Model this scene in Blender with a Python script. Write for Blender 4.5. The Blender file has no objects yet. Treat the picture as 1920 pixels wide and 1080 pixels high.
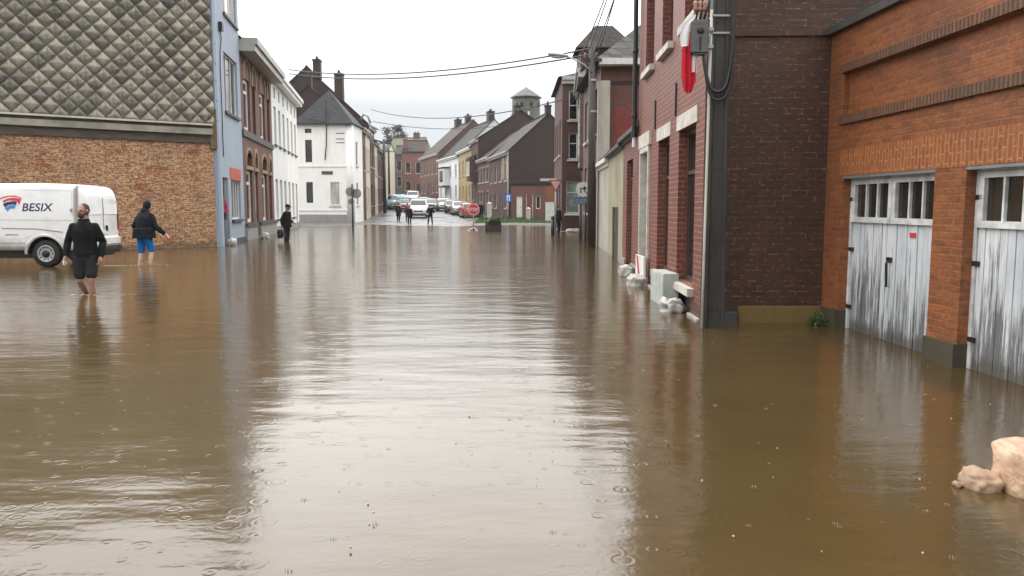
import bpy, bmesh, math, random
from mathutils import Vector, Matrix
R = math.radians
random.seed(11)
sc = bpy.context.scene
COL = sc.collection

# ------------------------------------------------------------ camera
cd = bpy.data.cameras.new('camera'); cam = bpy.data.objects.new('camera', cd); COL.objects.link(cam)
cam.location = (0, 0, 1.5)
cam.rotation_euler = (R(90) - math.atan(155/1500), 0, 0)
cd.sensor_width = 36; cd.lens = 36*1500/1920; cd.clip_end = 3000; cd.clip_start = .05
sc.camera = cam
# ------------------------------------------------------------ sky
SUN_EL, SUN_AZ = R(50), R(-75)      # azimuth of the sun, clockwise from +Y
w = bpy.data.worlds.new('World'); sc.world = w; w.use_nodes = True
nt = w.node_tree; N = nt.nodes; Lk = nt.links
bg = N['Background']
sky = N.new('ShaderNodeTexSky'); sky.sky_type = 'NISHITA'; sky.sun_disc = False
sky.sun_elevation = SUN_EL; sky.sun_rotation = SUN_AZ; sky.dust_density = 6; sky.air_density = 1.5
hsv = N.new('ShaderNodeHueSaturation'); hsv.inputs['Saturation'].default_value = .12
Lk.new(sky.outputs[0], hsv.inputs['Color'])
tc = N.new('ShaderNodeTexCoord'); sx = N.new('ShaderNodeSeparateXYZ'); Lk.new(tc.outputs['Generated'], sx.inputs[0])
rp = N.new('ShaderNodeValToRGB'); Lk.new(sx.outputs[2], rp.inputs[0])    # overcast: the zenith is brighter than the horizon
e = rp.color_ramp.elements
e[0].position = 0; e[0].color = (.51, .545, .58, 1); e[1].position = 1; e[1].color = (2.9, 2.9, 2.88, 1)
q = e.new(.12); q.color = (.575, .60, .62, 1)
q = e.new(.19); q.color = (1.15, 1.16, 1.16, 1)
q = e.new(.26); q.color = (2.0, 2.0, 1.98, 1)
nz = N.new('ShaderNodeTexNoise'); nz.inputs['Scale'].default_value = 2.2; nz.inputs['Detail'].default_value = 5
Lk.new(tc.outputs['Generated'], nz.inputs['Vector'])
mr = N.new('ShaderNodeMapRange'); mr.inputs['From Min'].default_value = .3; mr.inputs['From Max'].default_value = .7
mr.inputs['To Min'].default_value = .89; mr.inputs['To Max'].default_value = 1.11; Lk.new(nz.outputs[0], mr.inputs[0])
# the cloud is thinner, so brighter, high up ahead of the street than behind it
dt = N.new('ShaderNodeVectorMath'); dt.operation = 'DOT_PRODUCT'; dt.inputs[1].default_value = Vector((-.12,.78,.6)).normalized(); Lk.new(tc.outputs['Generated'], dt.inputs[0])
dm = N.new('ShaderNodeMapRange'); dm.inputs['From Min'].default_value = -1; dm.inputs['From Max'].default_value = 1
dm.inputs['To Min'].default_value = .45; dm.inputs['To Max'].default_value = 1.55; Lk.new(dt.outputs['Value'], dm.inputs[0])
mm = N.new('ShaderNodeMath'); mm.operation = 'MULTIPLY'; Lk.new(mr.outputs[0], mm.inputs[0]); Lk.new(dm.outputs[0], mm.inputs[1])
mul = N.new('ShaderNodeVectorMath'); mul.operation = 'SCALE'; Lk.new(rp.outputs[0], mul.inputs[0]); Lk.new(mm.outputs[0], mul.inputs['Scale'])
sc10 = N.new('ShaderNodeVectorMath'); sc10.operation = 'SCALE'; sc10.inputs['Scale'].default_value = 10
Lk.new(mul.outputs[0], sc10.inputs[0])
mx = N.new('ShaderNodeMixRGB'); mx.inputs[0].default_value = .985
Lk.new(hsv.outputs[0], mx.inputs[1]); Lk.new(sc10.outputs[0], mx.inputs[2])
Lk.new(mx.outputs[0], bg.inputs[0]); bg.inputs[1].default_value = .11
# ------------------------------------------------------------ sun behind the clouds
sd = bpy.data.lights.new('sun', 'SUN'); so = bpy.data.objects.new('sun', sd); COL.objects.link(so)
sd.energy = .75; sd.angle = R(45); sd.color = (1, .97, .92)
dirv = Vector((math.sin(SUN_AZ)*math.cos(SUN_EL), math.cos(SUN_AZ)*math.cos(SUN_EL), math.sin(SUN_EL)))
so.rotation_euler = dirv.to_track_quat('Z', 'Y').to_euler(); so.location = (-10, -20, 40)
# ------------------------------------------------------------ exposure
vs = sc.view_settings; vs.view_transform = 'Standard'; vs.look = 'None'; vs.gamma = 1; vs.use_curve_mapping = False
vs.exposure = -.06

# ============================================================ helpers
class MB:
    """collects shapes; build() links them as ONE mesh object"""
    def __init__(s): s.v = []; s.f = []
    def add(s, vs, fs):
        o = len(s.v); s.v += [tuple(p) for p in vs]; s.f += [tuple(i+o for i in f) for f in fs]; return s
    def box(s, x0, x1, y0, y1, z0, z1, m=None):
        p = [(x0,y0,z0),(x1,y0,z0),(x1,y1,z0),(x0,y1,z0),(x0,y0,z1),(x1,y0,z1),(x1,y1,z1),(x0,y1,z1)]
        if m: p = [m(*a) for a in p]
        return s.add(p, [(3,2,1,0),(4,5,6,7),(0,1,5,4),(1,2,6,5),(2,3,7,6),(3,0,4,7)])
    def quad(s, a, b, c, d): return s.add([a,b,c,d], [(0,1,2,3)])
    def poly(s, pts): return s.add(pts, [tuple(range(len(pts)))])
    def prism(s, pts, vec):
        n = len(pts); vec = Vector(vec)
        p = [Vector(a) for a in pts]; p += [a+vec for a in p]
        return s.add(p, [tuple(range(n))[::-1], tuple(range(n, 2*n))] + [(i,(i+1)%n,n+(i+1)%n,n+i) for i in range(n)])
    def tube(s, pts, r, n=8, caps=True):
        pts = [Vector(p) for p in pts]; rs = r if isinstance(r, (list, tuple)) else [r]*len(pts)
        rings = []; up = None
        for i, p in enumerate(pts):
            t = (pts[min(i+1, len(pts)-1)]-pts[max(i-1, 0)])
            if t.length < 1e-9: t = Vector((0,0,1))
            t.normalize()
            if up is None: up = Vector((1,0,0)) if abs(t.x) < .8 else Vector((0,1,0))
            a = (up - t*up.dot(t)).normalized(); b = t.cross(a); up = a
            ra, rb = rs[i] if isinstance(rs[i], (list, tuple)) else (rs[i], rs[i])
            rings.append([p + a*math.cos(k*2*math.pi/n)*ra + b*math.sin(k*2*math.pi/n)*rb for k in range(n)])
        return s.loft(rings, caps)
    def loft(s, rings, caps=True):
        n = len(rings[0]); v = [p for r in rings for p in r]; f = []
        for i in range(len(rings)-1):
            for k in range(n):
                f.append((i*n+k, i*n+(k+1)%n, (i+1)*n+(k+1)%n, (i+1)*n+k))
        if caps:
            f.append(tuple(range(n))[::-1]); f.append(tuple((len(rings)-1)*n+k for k in range(n)))
        return s.add(v, f)
    def lathe(s, prof, n=16, c=(0,0,0), axis='z', m=None):
        rings = []
        for r, z in prof:
            ring = []
            for k in range(n):
                a = 2*math.pi*k/n; x, y = r*math.cos(a), r*math.sin(a)
                p = (x, y, z) if axis == 'z' else ((x, -z, y) if axis == 'y' else (z, x, y))
                p = (p[0]+c[0], p[1]+c[1], p[2]+c[2]); ring.append(m(*p) if m else p)
            rings.append(ring)
        return s.loft(rings)
    def ball(s, c, r, n=10):
        rx, ry, rz = r if isinstance(r, (list, tuple)) else (r, r, r)
        rings = []
        for i in range(1, n):
            a = math.pi*i/n
            rings.append([(c[0]+rx*math.sin(a)*math.cos(2*math.pi*k/n), c[1]+ry*math.sin(a)*math.sin(2*math.pi*k/n), c[2]-rz*math.cos(a)) for k in range(n)])
        return s.loft(rings)
    def build(s, name, m, parent=None, smooth=False, loc=None):
        me = bpy.data.meshes.new(name); me.from_pydata(s.v, [], s.f); me.materials.append(m); me.update()
        if smooth:
            for p in me.polygons: p.use_smooth = True
        o = bpy.data.objects.new(name, me); COL.objects.link(o)
        if parent: o.parent = parent
        if loc: o.location = loc
        return o

def soft(o, bev=.01, seg=2):
    bm = bmesh.new(); bm.from_mesh(o.data); bmesh.ops.remove_doubles(bm, verts=bm.verts, dist=1e-5)
    es = [e for e in bm.edges if len(e.link_faces) == 2 and e.calc_face_angle(0) > .5]
    bmesh.ops.bevel(bm, geom=es, offset=bev, segments=seg, affect='EDGES', clamp_overlap=True)
    bm.to_mesh(o.data); bm.free()
    for p in o.data.polygons: p.use_smooth = False
    return o

def tag(o, label=None, cat=None, group=None, kind=None):
    if label: o['label'] = label
    if cat: o['category'] = cat
    if group: o['group'] = group
    if kind: o['kind'] = kind
    return o
def empty(name, loc=(0,0,0), rz=0, label=None, cat=None, group=None):
    o = bpy.data.objects.new(name, None); COL.objects.link(o); o.location = loc; o.rotation_euler = (0,0,rz); o.empty_display_size = .2
    return tag(o, label, cat, group)
def copy_tree(o, parent=None):
    c = o.copy(); COL.objects.link(c)
    if parent: c.parent = parent
    for ch in list(o.children): copy_tree(ch, c)
    return c

# ============================================================ materials
class NT:
    def __init__(s, name):
        s.m = bpy.data.materials.new(name); s.m.use_nodes = True; s.t = s.m.node_tree; s.b = s.t.nodes['Principled BSDF']
    def n(s, typ, **kw):
        o = s.t.nodes.new('ShaderNode'+typ)
        for k, v in kw.items():
            if k.startswith('_'): o.inputs[int(k[1:])].default_value = v
            else: setattr(o, k, v)
        return o
    def l(s, a, b): s.t.links.new(a, b)
    def math(s, op, a, b=None, c=None):
        o = s.n('Math', operation=op)
        for i, x in enumerate((a, b, c)):
            if x is None: continue
            if isinstance(x, (int, float)): o.inputs[i].default_value = x
            else: s.l(x, o.inputs[i])
        return o.outputs[0]
    def noise(s, vec, scale, detail=3, rough=.5, stretch=None):
        if stretch:
            mp = s.n('Mapping'); mp.inputs['Scale'].default_value = stretch; s.l(vec, mp.inputs[0]); vec = mp.outputs[0]
        o = s.n('TexNoise'); o.inputs['Scale'].default_value = scale; o.inputs['Detail'].default_value = detail; o.inputs['Roughness'].default_value = rough
        s.l(vec, o.inputs['Vector']); return o.outputs[0]
    def ramp(s, x, a, b):
        o = s.n('MapRange', clamp=True); o.inputs[1].default_value = a; o.inputs[2].default_value = b; s.l(x, o.inputs[0]); return o.outputs[0]
    def mix(s, fac, a, b, mode='MIX'):
        o = s.n('MixRGB', blend_type=mode)
        for i, x in enumerate((fac, a, b)):
            if isinstance(x, (int, float)): o.inputs[i].default_value = x
            elif isinstance(x, tuple): o.inputs[i].default_value = (*x, 1)
            else: s.l(x, o.inputs[i])
        return o.outputs[0]
    def bump(s, h, strength=.4, dist=.01, normal=None):
        o = s.n('Bump'); o.inputs['Strength'].default_value = strength; o.inputs['Distance'].default_value = dist
        s.l(h, o.inputs['Height'])
        if normal: s.l(normal, o.inputs['Normal'])
        return o.outputs[0]
    def obj(s): return s.n('TexCoord').outputs['Object']
    def fin(s, col=None, rough=.6, normal=None, metal=0, spec=None):
        if col is not None:
            if isinstance(col, tuple): s.b.inputs['Base Color'].default_value = (*col, 1)
            else: s.l(col, s.b.inputs['Base Color'])
        if isinstance(rough, (int, float)): s.b.inputs['Roughness'].default_value = rough
        else: s.l(rough, s.b.inputs['Roughness'])
        s.b.inputs['Metallic'].default_value = metal
        if spec is not None: s.b.inputs['Specular IOR Level'].default_value = spec
        if normal: s.l(normal, s.b.inputs['Normal'])
        return s.m
def wallvec(t):
    s = t.n('SeparateXYZ'); t.l(t.obj(), s.inputs[0]); c = t.n('CombineXYZ')
    t.l(t.math('ADD', s.outputs[0], s.outputs[1]), c.inputs[0]); t.l(s.outputs[2], c.inputs[1])
    return c.outputs[0], s
def plain(name, col, rough=.6, var=.25, scale=2.5, bump=0, metal=0, stretch=None, col2=None, spec=None):
    t = NT(name); v = t.obj()
    n = t.noise(v, scale, 5, .6, stretch)
    c2 = col2 or tuple(c*(1-var) for c in col)
    c = t.mix(t.ramp(n, .35, .65), c2, col)
    nm = t.bump(t.noise(v, scale*9, 3), bump, .01) if bump else None
    return t.fin(c, rough, nm, metal, spec if spec is not None else (.12 if 'cloth' in name or 'knit' in name or 'shorts' in name else None))
def brick(name, c1, c2, mortar, bw=.22, rh=.075, ms=.011, stain=(.05,.04,.03), st=.35, rough=.7, swap=False, efflo=None, ef=(.5,.62), bump=.5, patch=None, damp=False):
    t = NT(name); v, s = wallvec(t)
    if swap:
        c = t.n('CombineXYZ'); sp = t.n('SeparateXYZ'); t.l(v, sp.inputs[0]); t.l(sp.outputs[1], c.inputs[0]); t.l(sp.outputs[0], c.inputs[1]); v = c.outputs[0]
    wob = t.n('TexNoise'); wob.inputs['Scale'].default_value = 3; t.l(v, wob.inputs['Vector'])
    va = t.n('VectorMath', operation='MULTIPLY_ADD'); t.l(wob.outputs[1], va.inputs[0]); va.inputs[1].default_value = (.025,.02,0); t.l(v, va.inputs[2])
    b = t.n('TexBrick', offset=(0 if 'dentil' in name else .5)); b.inputs['Scale'].default_value = 1; b.inputs['Brick Width'].default_value = bw; b.inputs['Row Height'].default_value = rh
    b.inputs['Mortar Size'].default_value = ms; b.inputs['Mortar Smooth'].default_value = .3; b.inputs['Bias'].default_value = -.1
    b.inputs['Color1'].default_value = (*c1,1); b.inputs['Color2'].default_value = (*c2,1); b.inputs['Mortar'].default_value = (*mortar,1)
    t.l(va.outputs[0], b.inputs['Vector'])
    if efflo:
        t.l(t.mix(t.ramp(t.noise(v, 11, 5, .7), *ef), mortar, efflo), b.inputs['Mortar'])
    fine = t.ramp(t.noise(v, 17, 3, .6, (1, 1.5, 1)), .25, .75)
    col = t.mix(1, b.outputs[0], t.mix(fine, (.62,.60,.58), (1.3,1.28,1.25)), 'MULTIPLY')
    big = t.ramp(t.noise(v, .9, 5, .65, (1, .55, 1)), .45, .72)
    col = t.mix(t.math('MULTIPLY', big, st), col, stain)
    if patch: col = t.mix(t.ramp(t.noise(v, 1.7, 4, .7), .55, .62), col, t.mix(1, col, patch, 'MULTIPLY'))
    if damp:   # soaked, silty tide mark left by the flood
        sp2 = t.n('SeparateXYZ'); t.l(t.obj(), sp2.inputs[0])
        edge = t.math('ADD', sp2.outputs[2], t.math('MULTIPLY', t.noise(v, 3, 4), -.35))
        col = t.mix(t.math('MULTIPLY', t.ramp(edge, .06, -.04), .55), col, (.045,.032,.018))
    h = t.math('ADD', t.math('MULTIPLY', b.outputs[1], -1), t.math('MULTIPLY', fine, .4))
    return t.fin(col, rough, t.bump(h, bump, .012))
def tiles(name, c1, c2, bw=.3, rh=.28):
    t = NT(name); v, s = wallvec(t)
    b = t.n('TexBrick'); b.inputs['Scale'].default_value = 1; b.inputs['Brick Width'].default_value = bw; b.inputs['Row Height'].default_value = rh
    b.inputs['Mortar Size'].default_value = .018; b.inputs['Color1'].default_value = (*c1,1); b.inputs['Color2'].default_value = (*c2,1); b.inputs['Mortar'].default_value = (*[c*.35 for c in c1],1)
    t.l(v, b.inputs['Vector'])
    col = t.mix(t.math('MULTIPLY', t.ramp(t.noise(v, 1.5, 5), .45, .7), .4), b.outputs[0], (.06,.065,.05))
    return t.fin(col, .65, t.bump(t.math('MULTIPLY', b.outputs[1], -1), .6, .02), 0, .12)
def stucco(name, col, dirt=(.25,.23,.2), amt=.3, rough=.75):
    t = NT(name); v, s = wallvec(t)
    streak = t.ramp(t.noise(v, 2.2, 6, .65, (1.6, .28, 1)), .48, .78)
    blot = t.ramp(t.noise(v, .7, 4), .4, .75)
    c = t.mix(t.math('MULTIPLY', t.math('ADD', streak, t.math('MULTIPLY', blot, .5)), amt), col, dirt)
    return t.fin(c, rough, t.bump(t.noise(v, 30, 3), .12, .01))

M = {}
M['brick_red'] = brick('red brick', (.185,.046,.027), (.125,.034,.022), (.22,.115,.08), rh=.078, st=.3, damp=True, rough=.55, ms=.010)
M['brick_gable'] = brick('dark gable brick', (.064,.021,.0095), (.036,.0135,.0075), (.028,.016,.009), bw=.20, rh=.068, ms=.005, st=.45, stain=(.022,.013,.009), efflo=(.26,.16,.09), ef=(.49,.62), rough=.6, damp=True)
M['brick_orange'] = brick('orange brick', (.265,.082,.024), (.165,.050,.0165), (.20,.09,.038), bw=.2, rh=.07, st=.55, stain=(.06,.024,.013), damp=True, rough=.6, ms=.009)
M['brick_soldier'] = brick('soldier course brick', (.285,.093,.027), (.205,.062,.019), (.36,.165,.065), bw=.2, rh=.065, st=.2, stain=(.08,.035,.02), swap=True, rough=.6, ms=.009)
M['brick_dentil'] = brick('dentil course brick', (.17,.07,.032), (.11,.05,.027), (.045,.022,.012), bw=.3, rh=.06, st=.4, stain=(.03,.03,.018), swap=True, ms=.012)
M['brick_tan'] = brick('tan rubble brick', (.56,.315,.145), (.27,.11,.055), (.12,.065,.04), bw=.20, rh=.078, ms=.017, st=.45, stain=(.15,.075,.045), rough=.7, bump=.8, patch=(.8,.52,.45), efflo=(.52,.40,.27), ef=(.46,.56), damp=True)
M['brick_brown'] = brick('brown brick', (.15,.05,.036), (.11,.038,.028), (.15,.09,.07), st=.3)
M['brick_dark'] = brick('dark brown brick', (.042,.018,.013), (.030,.014,.0105), (.024,.014,.011), st=.25)
M['brick_plum'] = brick('plum brick', (.10,.036,.031), (.065,.026,.023), (.09,.055,.045), st=.3)
M['brick_pink'] = brick('pink brick', (.22,.085,.068), (.17,.066,.055), (.22,.14,.12), st=.2)
M['white'] = stucco('white paint render', (.80,.79,.76), (.42,.40,.37), .22)
M['white2'] = stucco('cool white render', (.72,.73,.74), (.38,.37,.36), .28)
M['cream'] = stucco('cream render', (.60,.54,.43), (.3,.26,.2), .3)
M['yellow'] = stucco('yellow render', (.38,.28,.12), (.2,.15,.08), .4)
M['ochre'] = stucco('ochre mossy concrete', (.16,.105,.03), (.07,.05,.02), .6)
M['shed_yellow'] = stucco('pale yellow weathered render', (.33,.305,.205), (.11,.10,.055), .7)
M['palegrey'] = stucco('pale weathered render', (.43,.40,.35), (.17,.15,.12), .65)
M['blue'] = stucco('pale blue paint', (.31,.36,.435), (.19,.22,.26), .35)
M['bluegrey'] = stucco('blue grey paint', (.22,.275,.345), (.14,.17,.21), .3)
M['grey'] = stucco('grey plinth render', (.27,.26,.25), (.13,.125,.11), .5)
M['greywall'] = stucco('grey slate wall', (.12,.12,.12), (.07,.07,.07), .4)
M['greengrey'] = stucco('lichen grey', (.36,.36,.22), (.2,.2,.13), .4)
M['tower'] = brick('tower stone', (.06,.06,.045), (.042,.042,.032), (.05,.05,.04), bw=.4, rh=.2)
M['slate'] = tiles('grey slate', (.045,.047,.052), (.032,.033,.037))
M['slate_dark'] = tiles('dark roof tiles', (.034,.032,.032), (.022,.021,.022))
M['slate_brown'] = tiles('brown roof tiles', (.052,.040,.036), (.034,.028,.026))
M['tile_big'] = tiles('weathered pan tiles', (.10,.095,.09), (.035,.034,.036), .42, .3)
M['zinc'] = plain('zinc roof', (.085,.10,.098), .65, .3)
M['stone'] = plain('pale stone', (.60,.56,.49), .6, .35, 5, .2)
M['bluestone'] = plain('dark bluestone', (.07,.07,.07), .5, .3, 4)
M['ochre_trim'] = plain('ochre stone trim', (.33,.22,.13), .6, .3, 5)
M['frame_white'] = plain('white window paint', (.76,.75,.72), .4, .15, 3)
M['frame_brown'] = plain('brown window paint', (.09,.05,.035), .45, .3, 3)
M['frame_dark'] = plain('dark window paint', (.03,.028,.027), .45, .3, 3)
M['soffit'] = plain('grey painted cornice', (.44,.42,.40), .55, .25, 2)
M['black'] = plain('black plastic', (.012,.012,.013), .45, .3)
M['rubber'] = plain('rubber', (.015,.015,.015), .8, .3)
M['steel'] = plain('galvanised steel', (.36,.37,.38), .4, .2, 5, 0, .6)
M['rim'] = plain('silver rim', (.42,.42,.42), .35, .2, 5, 0, .5)
M['door_brown'] = plain('brown door paint', (.20,.075,.05), .5, .3, 2, 0, 0, (3,3,.4))
M['door_dark'] = plain('dark door paint', (.035,.03,.028), .45, .3)
M['door_grey'] = plain('grey blue door paint', (.16,.19,.21), .45, .25)
M['door_blue'] = plain('slate blue door', (.10,.135,.17), .45, .25)
M['red_paint'] = plain('red orange paint', (.50,.10,.05), .5, .25)
M['pipe'] = plain('black cast iron', (.02,.02,.021), .4, .3)
def glass(name, col=(.02,.022,.025), curtain=None):
    t = NT(name); v, s = wallvec(t)
    if curtain:
        wv = t.noise(v, 5, 2, .5, (3, .15, 1)); c = t.mix(t.ramp(wv, .35, .7), tuple(x*.45 for x in curtain), curtain)
    else: c = t.mix(t.ramp(t.noise(v, 1.3, 3), .4, .6), tuple(x*.5 for x in col), col)
    return t.fin(c, .06, None, 0, .6)
M['glass'] = glass('dark window glass')
M['glass_curtain'] = glass('curtained window', curtain=(.52,.50,.46))
M['glass_green'] = glass('greenish frosted glass', (.33,.40,.37))
M['glass_white'] = glass('white curtained glass', curtain=(.68,.65,.6))
M['glass_garage'] = glass('dusty garage glass', (.03,.026,.02))
def peeled():
    t = NT('peeling white paint on boards'); v = t.obj(); s = t.n('SeparateXYZ'); t.l(v, s.inputs[0])
    n1 = t.noise(v, 1, 9, .74, (38, 38, 2.2)); n2 = t.noise(v, 1, 4, .6, (3.5, 3.5, 1.2)); n3 = t.noise(v, 1, 5, .6, (60, 60, 5))
    wear = t.ramp(s.outputs[2], 1.25, -.1)
    x = t.math('ADD', t.math('MULTIPLY', n1, .75), t.math('MULTIPLY', n2, .45)); x = t.math('ADD', x, t.math('MULTIPLY', wear, .26))
    gi = t.n('NewGeometry'); x = t.math('ADD', x, t.math('MULTIPLY_ADD', gi.outputs['Random Per Island'], .10, -.05))
    fac = t.ramp(x, .69, .83)
    wood = t.mix(n3, (.035,.033,.033), (.20,.20,.205)); paint = t.mix(t.ramp(n2, .3, .7), (.40,.43,.46), (.64,.66,.67))
    c = t.mix(fac, paint, wood)
    edge = t.math('ADD', s.outputs[2], t.math('MULTIPLY', n2, -.25)); c = t.mix(t.math('MULTIPLY', t.ramp(edge, .03, -.06), .6), c, (.06,.045,.028))   # silty tide mark
    return t.fin(c, .6, t.bump(t.math('SUBTRACT', n1, fac), .3, .01))
M['peeled'] = peeled()
M['frame_worn'] = plain('worn white paint', (.66,.67,.67), .5, .4, 7)
def concrete_pole():
    t = NT('wet dark concrete'); v = t.obj()
    c = t.mix(t.ramp(t.noise(v, 3, 6, .7, (3,3,.3)), .35, .7), (.018,.017,.014), (.045,.042,.034))
    return t.fin(c, .55, t.bump(t.noise(v, 40, 3), .2, .01))
M['pole'] = concrete_pole()
M['wood_pole'] = plain('dark timber pole', (.045,.04,.034), .6, .4, 3, .2, 0, (6,6,.5))
def cladding():
    t = NT('weathered olive cladding'); v = t.obj()
    g = t.n('NewGeometry')
    c = t.mix(g.outputs['Random Per Island'], (.215,.20,.158), (.345,.322,.262)); c = t.mix(t.math('MULTIPLY', t.math('LESS_THAN', g.outputs['Random Per Island'], .14), .6), c, (.11,.10,.095))
    c = t.mix(t.math('MULTIPLY', t.ramp(t.noise(v, 1.3, 6, .7, (1.6,1,.6)), .42, .7), .6), c, (.085,.08,.06))
    return t.fin(c, .5, t.bump(t.noise(v, 25, 4), .12, .01))
M['cladding'] = cladding()
M['clad_seam'] = plain('grey cladding shadow board', (.075,.072,.062), .6, .3)
M['zinc_trim'] = plain('weathered zinc trim', (.30,.285,.24), .5, .4, 2)
M['zinc_lip'] = plain('pale zinc lip', (.52,.50,.44), .5, .25, 2)
M['rot_board'] = plain('rotten timber fascia', (.10,.075,.055), .7, .5, 3, .2, 0, (.6,4,4))
def car_paint(name, c, rough=.22):
    t = NT(name); v = t.obj(); k = t.mix(t.ramp(t.noise(v, 3, 4), .5, .8), c, tuple(x*.82 for x in c))
    sp = t.n('SeparateXYZ'); t.l(v, sp.inputs[0]); gr = t.math('ADD', sp.outputs[2], t.math('MULTIPLY', t.noise(v, 2.2, 5, .65, (1,1,2)), -.9))
    k = t.mix(t.math('MULTIPLY', t.ramp(gr, .35, -.1), .6), k, (.20,.16,.11))    # road spray
    t.b.inputs['Coat Weight'].default_value = .15; t.b.inputs['Coat Roughness'].default_value = .08
    return t.fin(k, rough)
for k, c in dict(car_white=(.78,.78,.78), car_dark=(.03,.032,.036), car_maroon=(.12,.03,.035), car_silver=(.45,.45,.46), car_red=(.35,.03,.03), car_blue=(.30,.46,.53), car_grey=(.14,.15,.16)).items():
    M[k] = car_paint(k.replace('_', ' ')+' paint', c)
M['lamp_red'] = plain('red lamp lens', (.25,.015,.015), .2, .2)
M['lamp_clear'] = plain('clear lamp lens', (.6,.6,.6), .15, .2)
M['navy'] = plain('navy print', (.012,.018,.085), .4, .05)
M['print_red'] = plain('red print', (.62,.03,.05), .4, .05)
M['print_blue'] = plain('sky blue print', (.06,.22,.55), .4, .05)
M['sign_red'] = plain('red sign sheet', (.60,.04,.06), .4, .1)
M['sign_white'] = plain('white sign sheet', (.75,.73,.70), .4, .12)
M['sign_pink'] = plain('faded sign centre', (.72,.50,.46), .45, .15)
M['sign_blue'] = plain('blue sign sheet', (.03,.13,.52), .4, .15)
M['sign_navy'] = plain('faded blue sign sheet', (.10,.16,.33), .4, .3)
M['sign_back'] = plain('grey sign back', (.30,.31,.31), .5, .2)
M['skin'] = plain('skin', (.31,.165,.115), .5, .12, 9)
M['skin_pale'] = plain('pale wet skin', (.56,.36,.27), .45, .12, 9)
M['knit_black'] = plain('black knit', (.011,.012,.013), .85, .4, 8, .3)
M['navy_cloth'] = plain('dark navy cloth', (.010,.012,.016), .8, .4, 8, .3)
M['shorts_grey'] = plain('charcoal shorts', (.030,.028,.031), .8, .3, 8, .3)
M['shorts_blue'] = plain('bright blue shorts', (.012,.16,.50), .7, .25, 6, .3)
M['hair'] = plain('dark brown hair', (.045,.024,.015), .7, .4, 30, .5)
M['maroon_cloth'] = plain('maroon cloth', (.17,.03,.055), .8, .3, 6)
M['pink_cloth'] = plain('crimson cloth', (.36,.045,.08), .8, .3, 6)
M['pale_cloth'] = plain('pale scarf cloth', (.50,.45,.40), .8, .3, 6)
M['umbrella_blue'] = plain('pale blue umbrella cloth', (.32,.50,.56), .6, .2, 3)
M['bag_white'] = plain('white plastic bag', (.48,.46,.42), .4, .3, 8, .3)
M['bag_cream'] = plain('cream sandbag plastic', (.72,.47,.33), .5, .22, 7, .25)
def wrinkle(name, c, c2):
    t = NT(name); v = t.obj(); n = t.noise(v, 5, 6, .7, (1,1,.5)); w = t.n('TexWave', wave_type='BANDS'); w.inputs['Scale'].default_value = 4; w.inputs['Distortion'].default_value = 9; w.inputs['Detail'].default_value = 4; t.l(v, w.inputs['Vector'])
    return t.fin(t.mix(t.math('MULTIPLY', t.ramp(t.noise(v, 2.3, 5, .65),.52,.66), .7), t.mix(t.ramp(n,.35,.68), c2, c), (.20,.125,.07)), .5, t.bump(t.math('ADD', w.outputs[1], n), .55, .02))
M['bag_cream'] = wrinkle('cream woven sandbag', (.62,.42,.29), (.36,.23,.15))
M['bag_tan'] = plain('dull tan sandbag', (.38,.25,.16), .6, .35, 9, .4)
M['block_white'] = plain('pale aerated block', (.43,.45,.43), .8, .25, 6, .4)
M['leaf'] = plain('green leaves', (.055,.115,.025), .5, .5, 6)
M['leaf_light'] = plain('light green leaves', (.10,.15,.035), .5, .5, 6)
M['leaf_dark'] = plain('dark leaves', (.035,.05,.02), .6, .5, 3)
M['bare_tree'] = plain('brownish foliage', (.085,.075,.06), .7, .4, 2)
M['bark'] = plain('bark', (.06,.045,.035), .8, .4, 4)
M['planter_wood'] = plain('dark planter timber', (.05,.033,.026), .6, .4, 5)
M['flag_white'] = plain('white flag cloth', (.66,.65,.66), .7, .15, 6)
M['flag_red'] = plain('red flag cloth', (.52,.02,.035), .65, .3, 6)
M['box_grey'] = plain('grey plastic box', (.10,.105,.105), .45, .3, 8)
M['cabinet'] = plain('pale cabinet enamel', (.55,.58,.54), .5, .2, 3)
M['lamp_head'] = plain('grey lamp housing', (.36,.38,.38), .4, .2)
M['insul'] = plain('reddish cable insulators', (.36,.18,.14), .5, .4, 9)
M['foam'] = plain('muddy foam', (.46,.38,.27), .3, .3, 12, .5)
M['droplet'] = plain('splash droplet', (.38,.33,.25), .1, .1)
M['asphalt'] = None

# ============================================================ ground and water
def zroad(y):
    P = [(-50,-.32),(42,-.3),(60,0),(80,.25),(100,.9),(120,1.75),(150,3.0),(250,6),(400,8),(2500,8)]
    for (a,za),(b,zb) in zip(P, P[1:]):
        if y <= b: return za + (zb-za)*max(0,(y-a))/(b-a)
    return 8
def ground():
    xs = [-1500,-300,-120,-60]+[-40+2*i for i in range(41)]+[60,120,300,1500]
    ys = [-60,-20,0,10,20,30,38]+[42+1.5*i for i in range(60)]+[140+8*i for i in range(20)]+[350,500,1000,2400]
    m = MB(); v = []; f = []
    for y in ys:
        for x in xs:
            z = zroad(y)
            if y > 45 and abs(x) < 50: z += .035*math.sin(x*.7+y*.3)+.025*math.sin(y*.9-x*1.3)
            v.append((x, y, z))
    nx = len(xs)
    for j in range(len(ys)-1):
        for i in range(nx-1): f.append((j*nx+i, j*nx+i+1, (j+1)*nx+i+1, (j+1)*nx+i))
    m.add(v, f)
    t = NT('wet asphalt'); c = t.obj()
    n = t.noise(c, .35, 5, .65); n2 = t.noise(c, 25, 3)
    col = t.mix(t.ramp(n, .4, .65), (.055,.056,.058), (.105,.105,.105))
    t.fin(col, t.math('MULTIPLY_ADD', t.ramp(n, .35, .6), .35, .16), t.bump(n2, .25, .01))
    o = m.build('ground', t.m, smooth=True); return tag(o, kind='structure')
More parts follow.
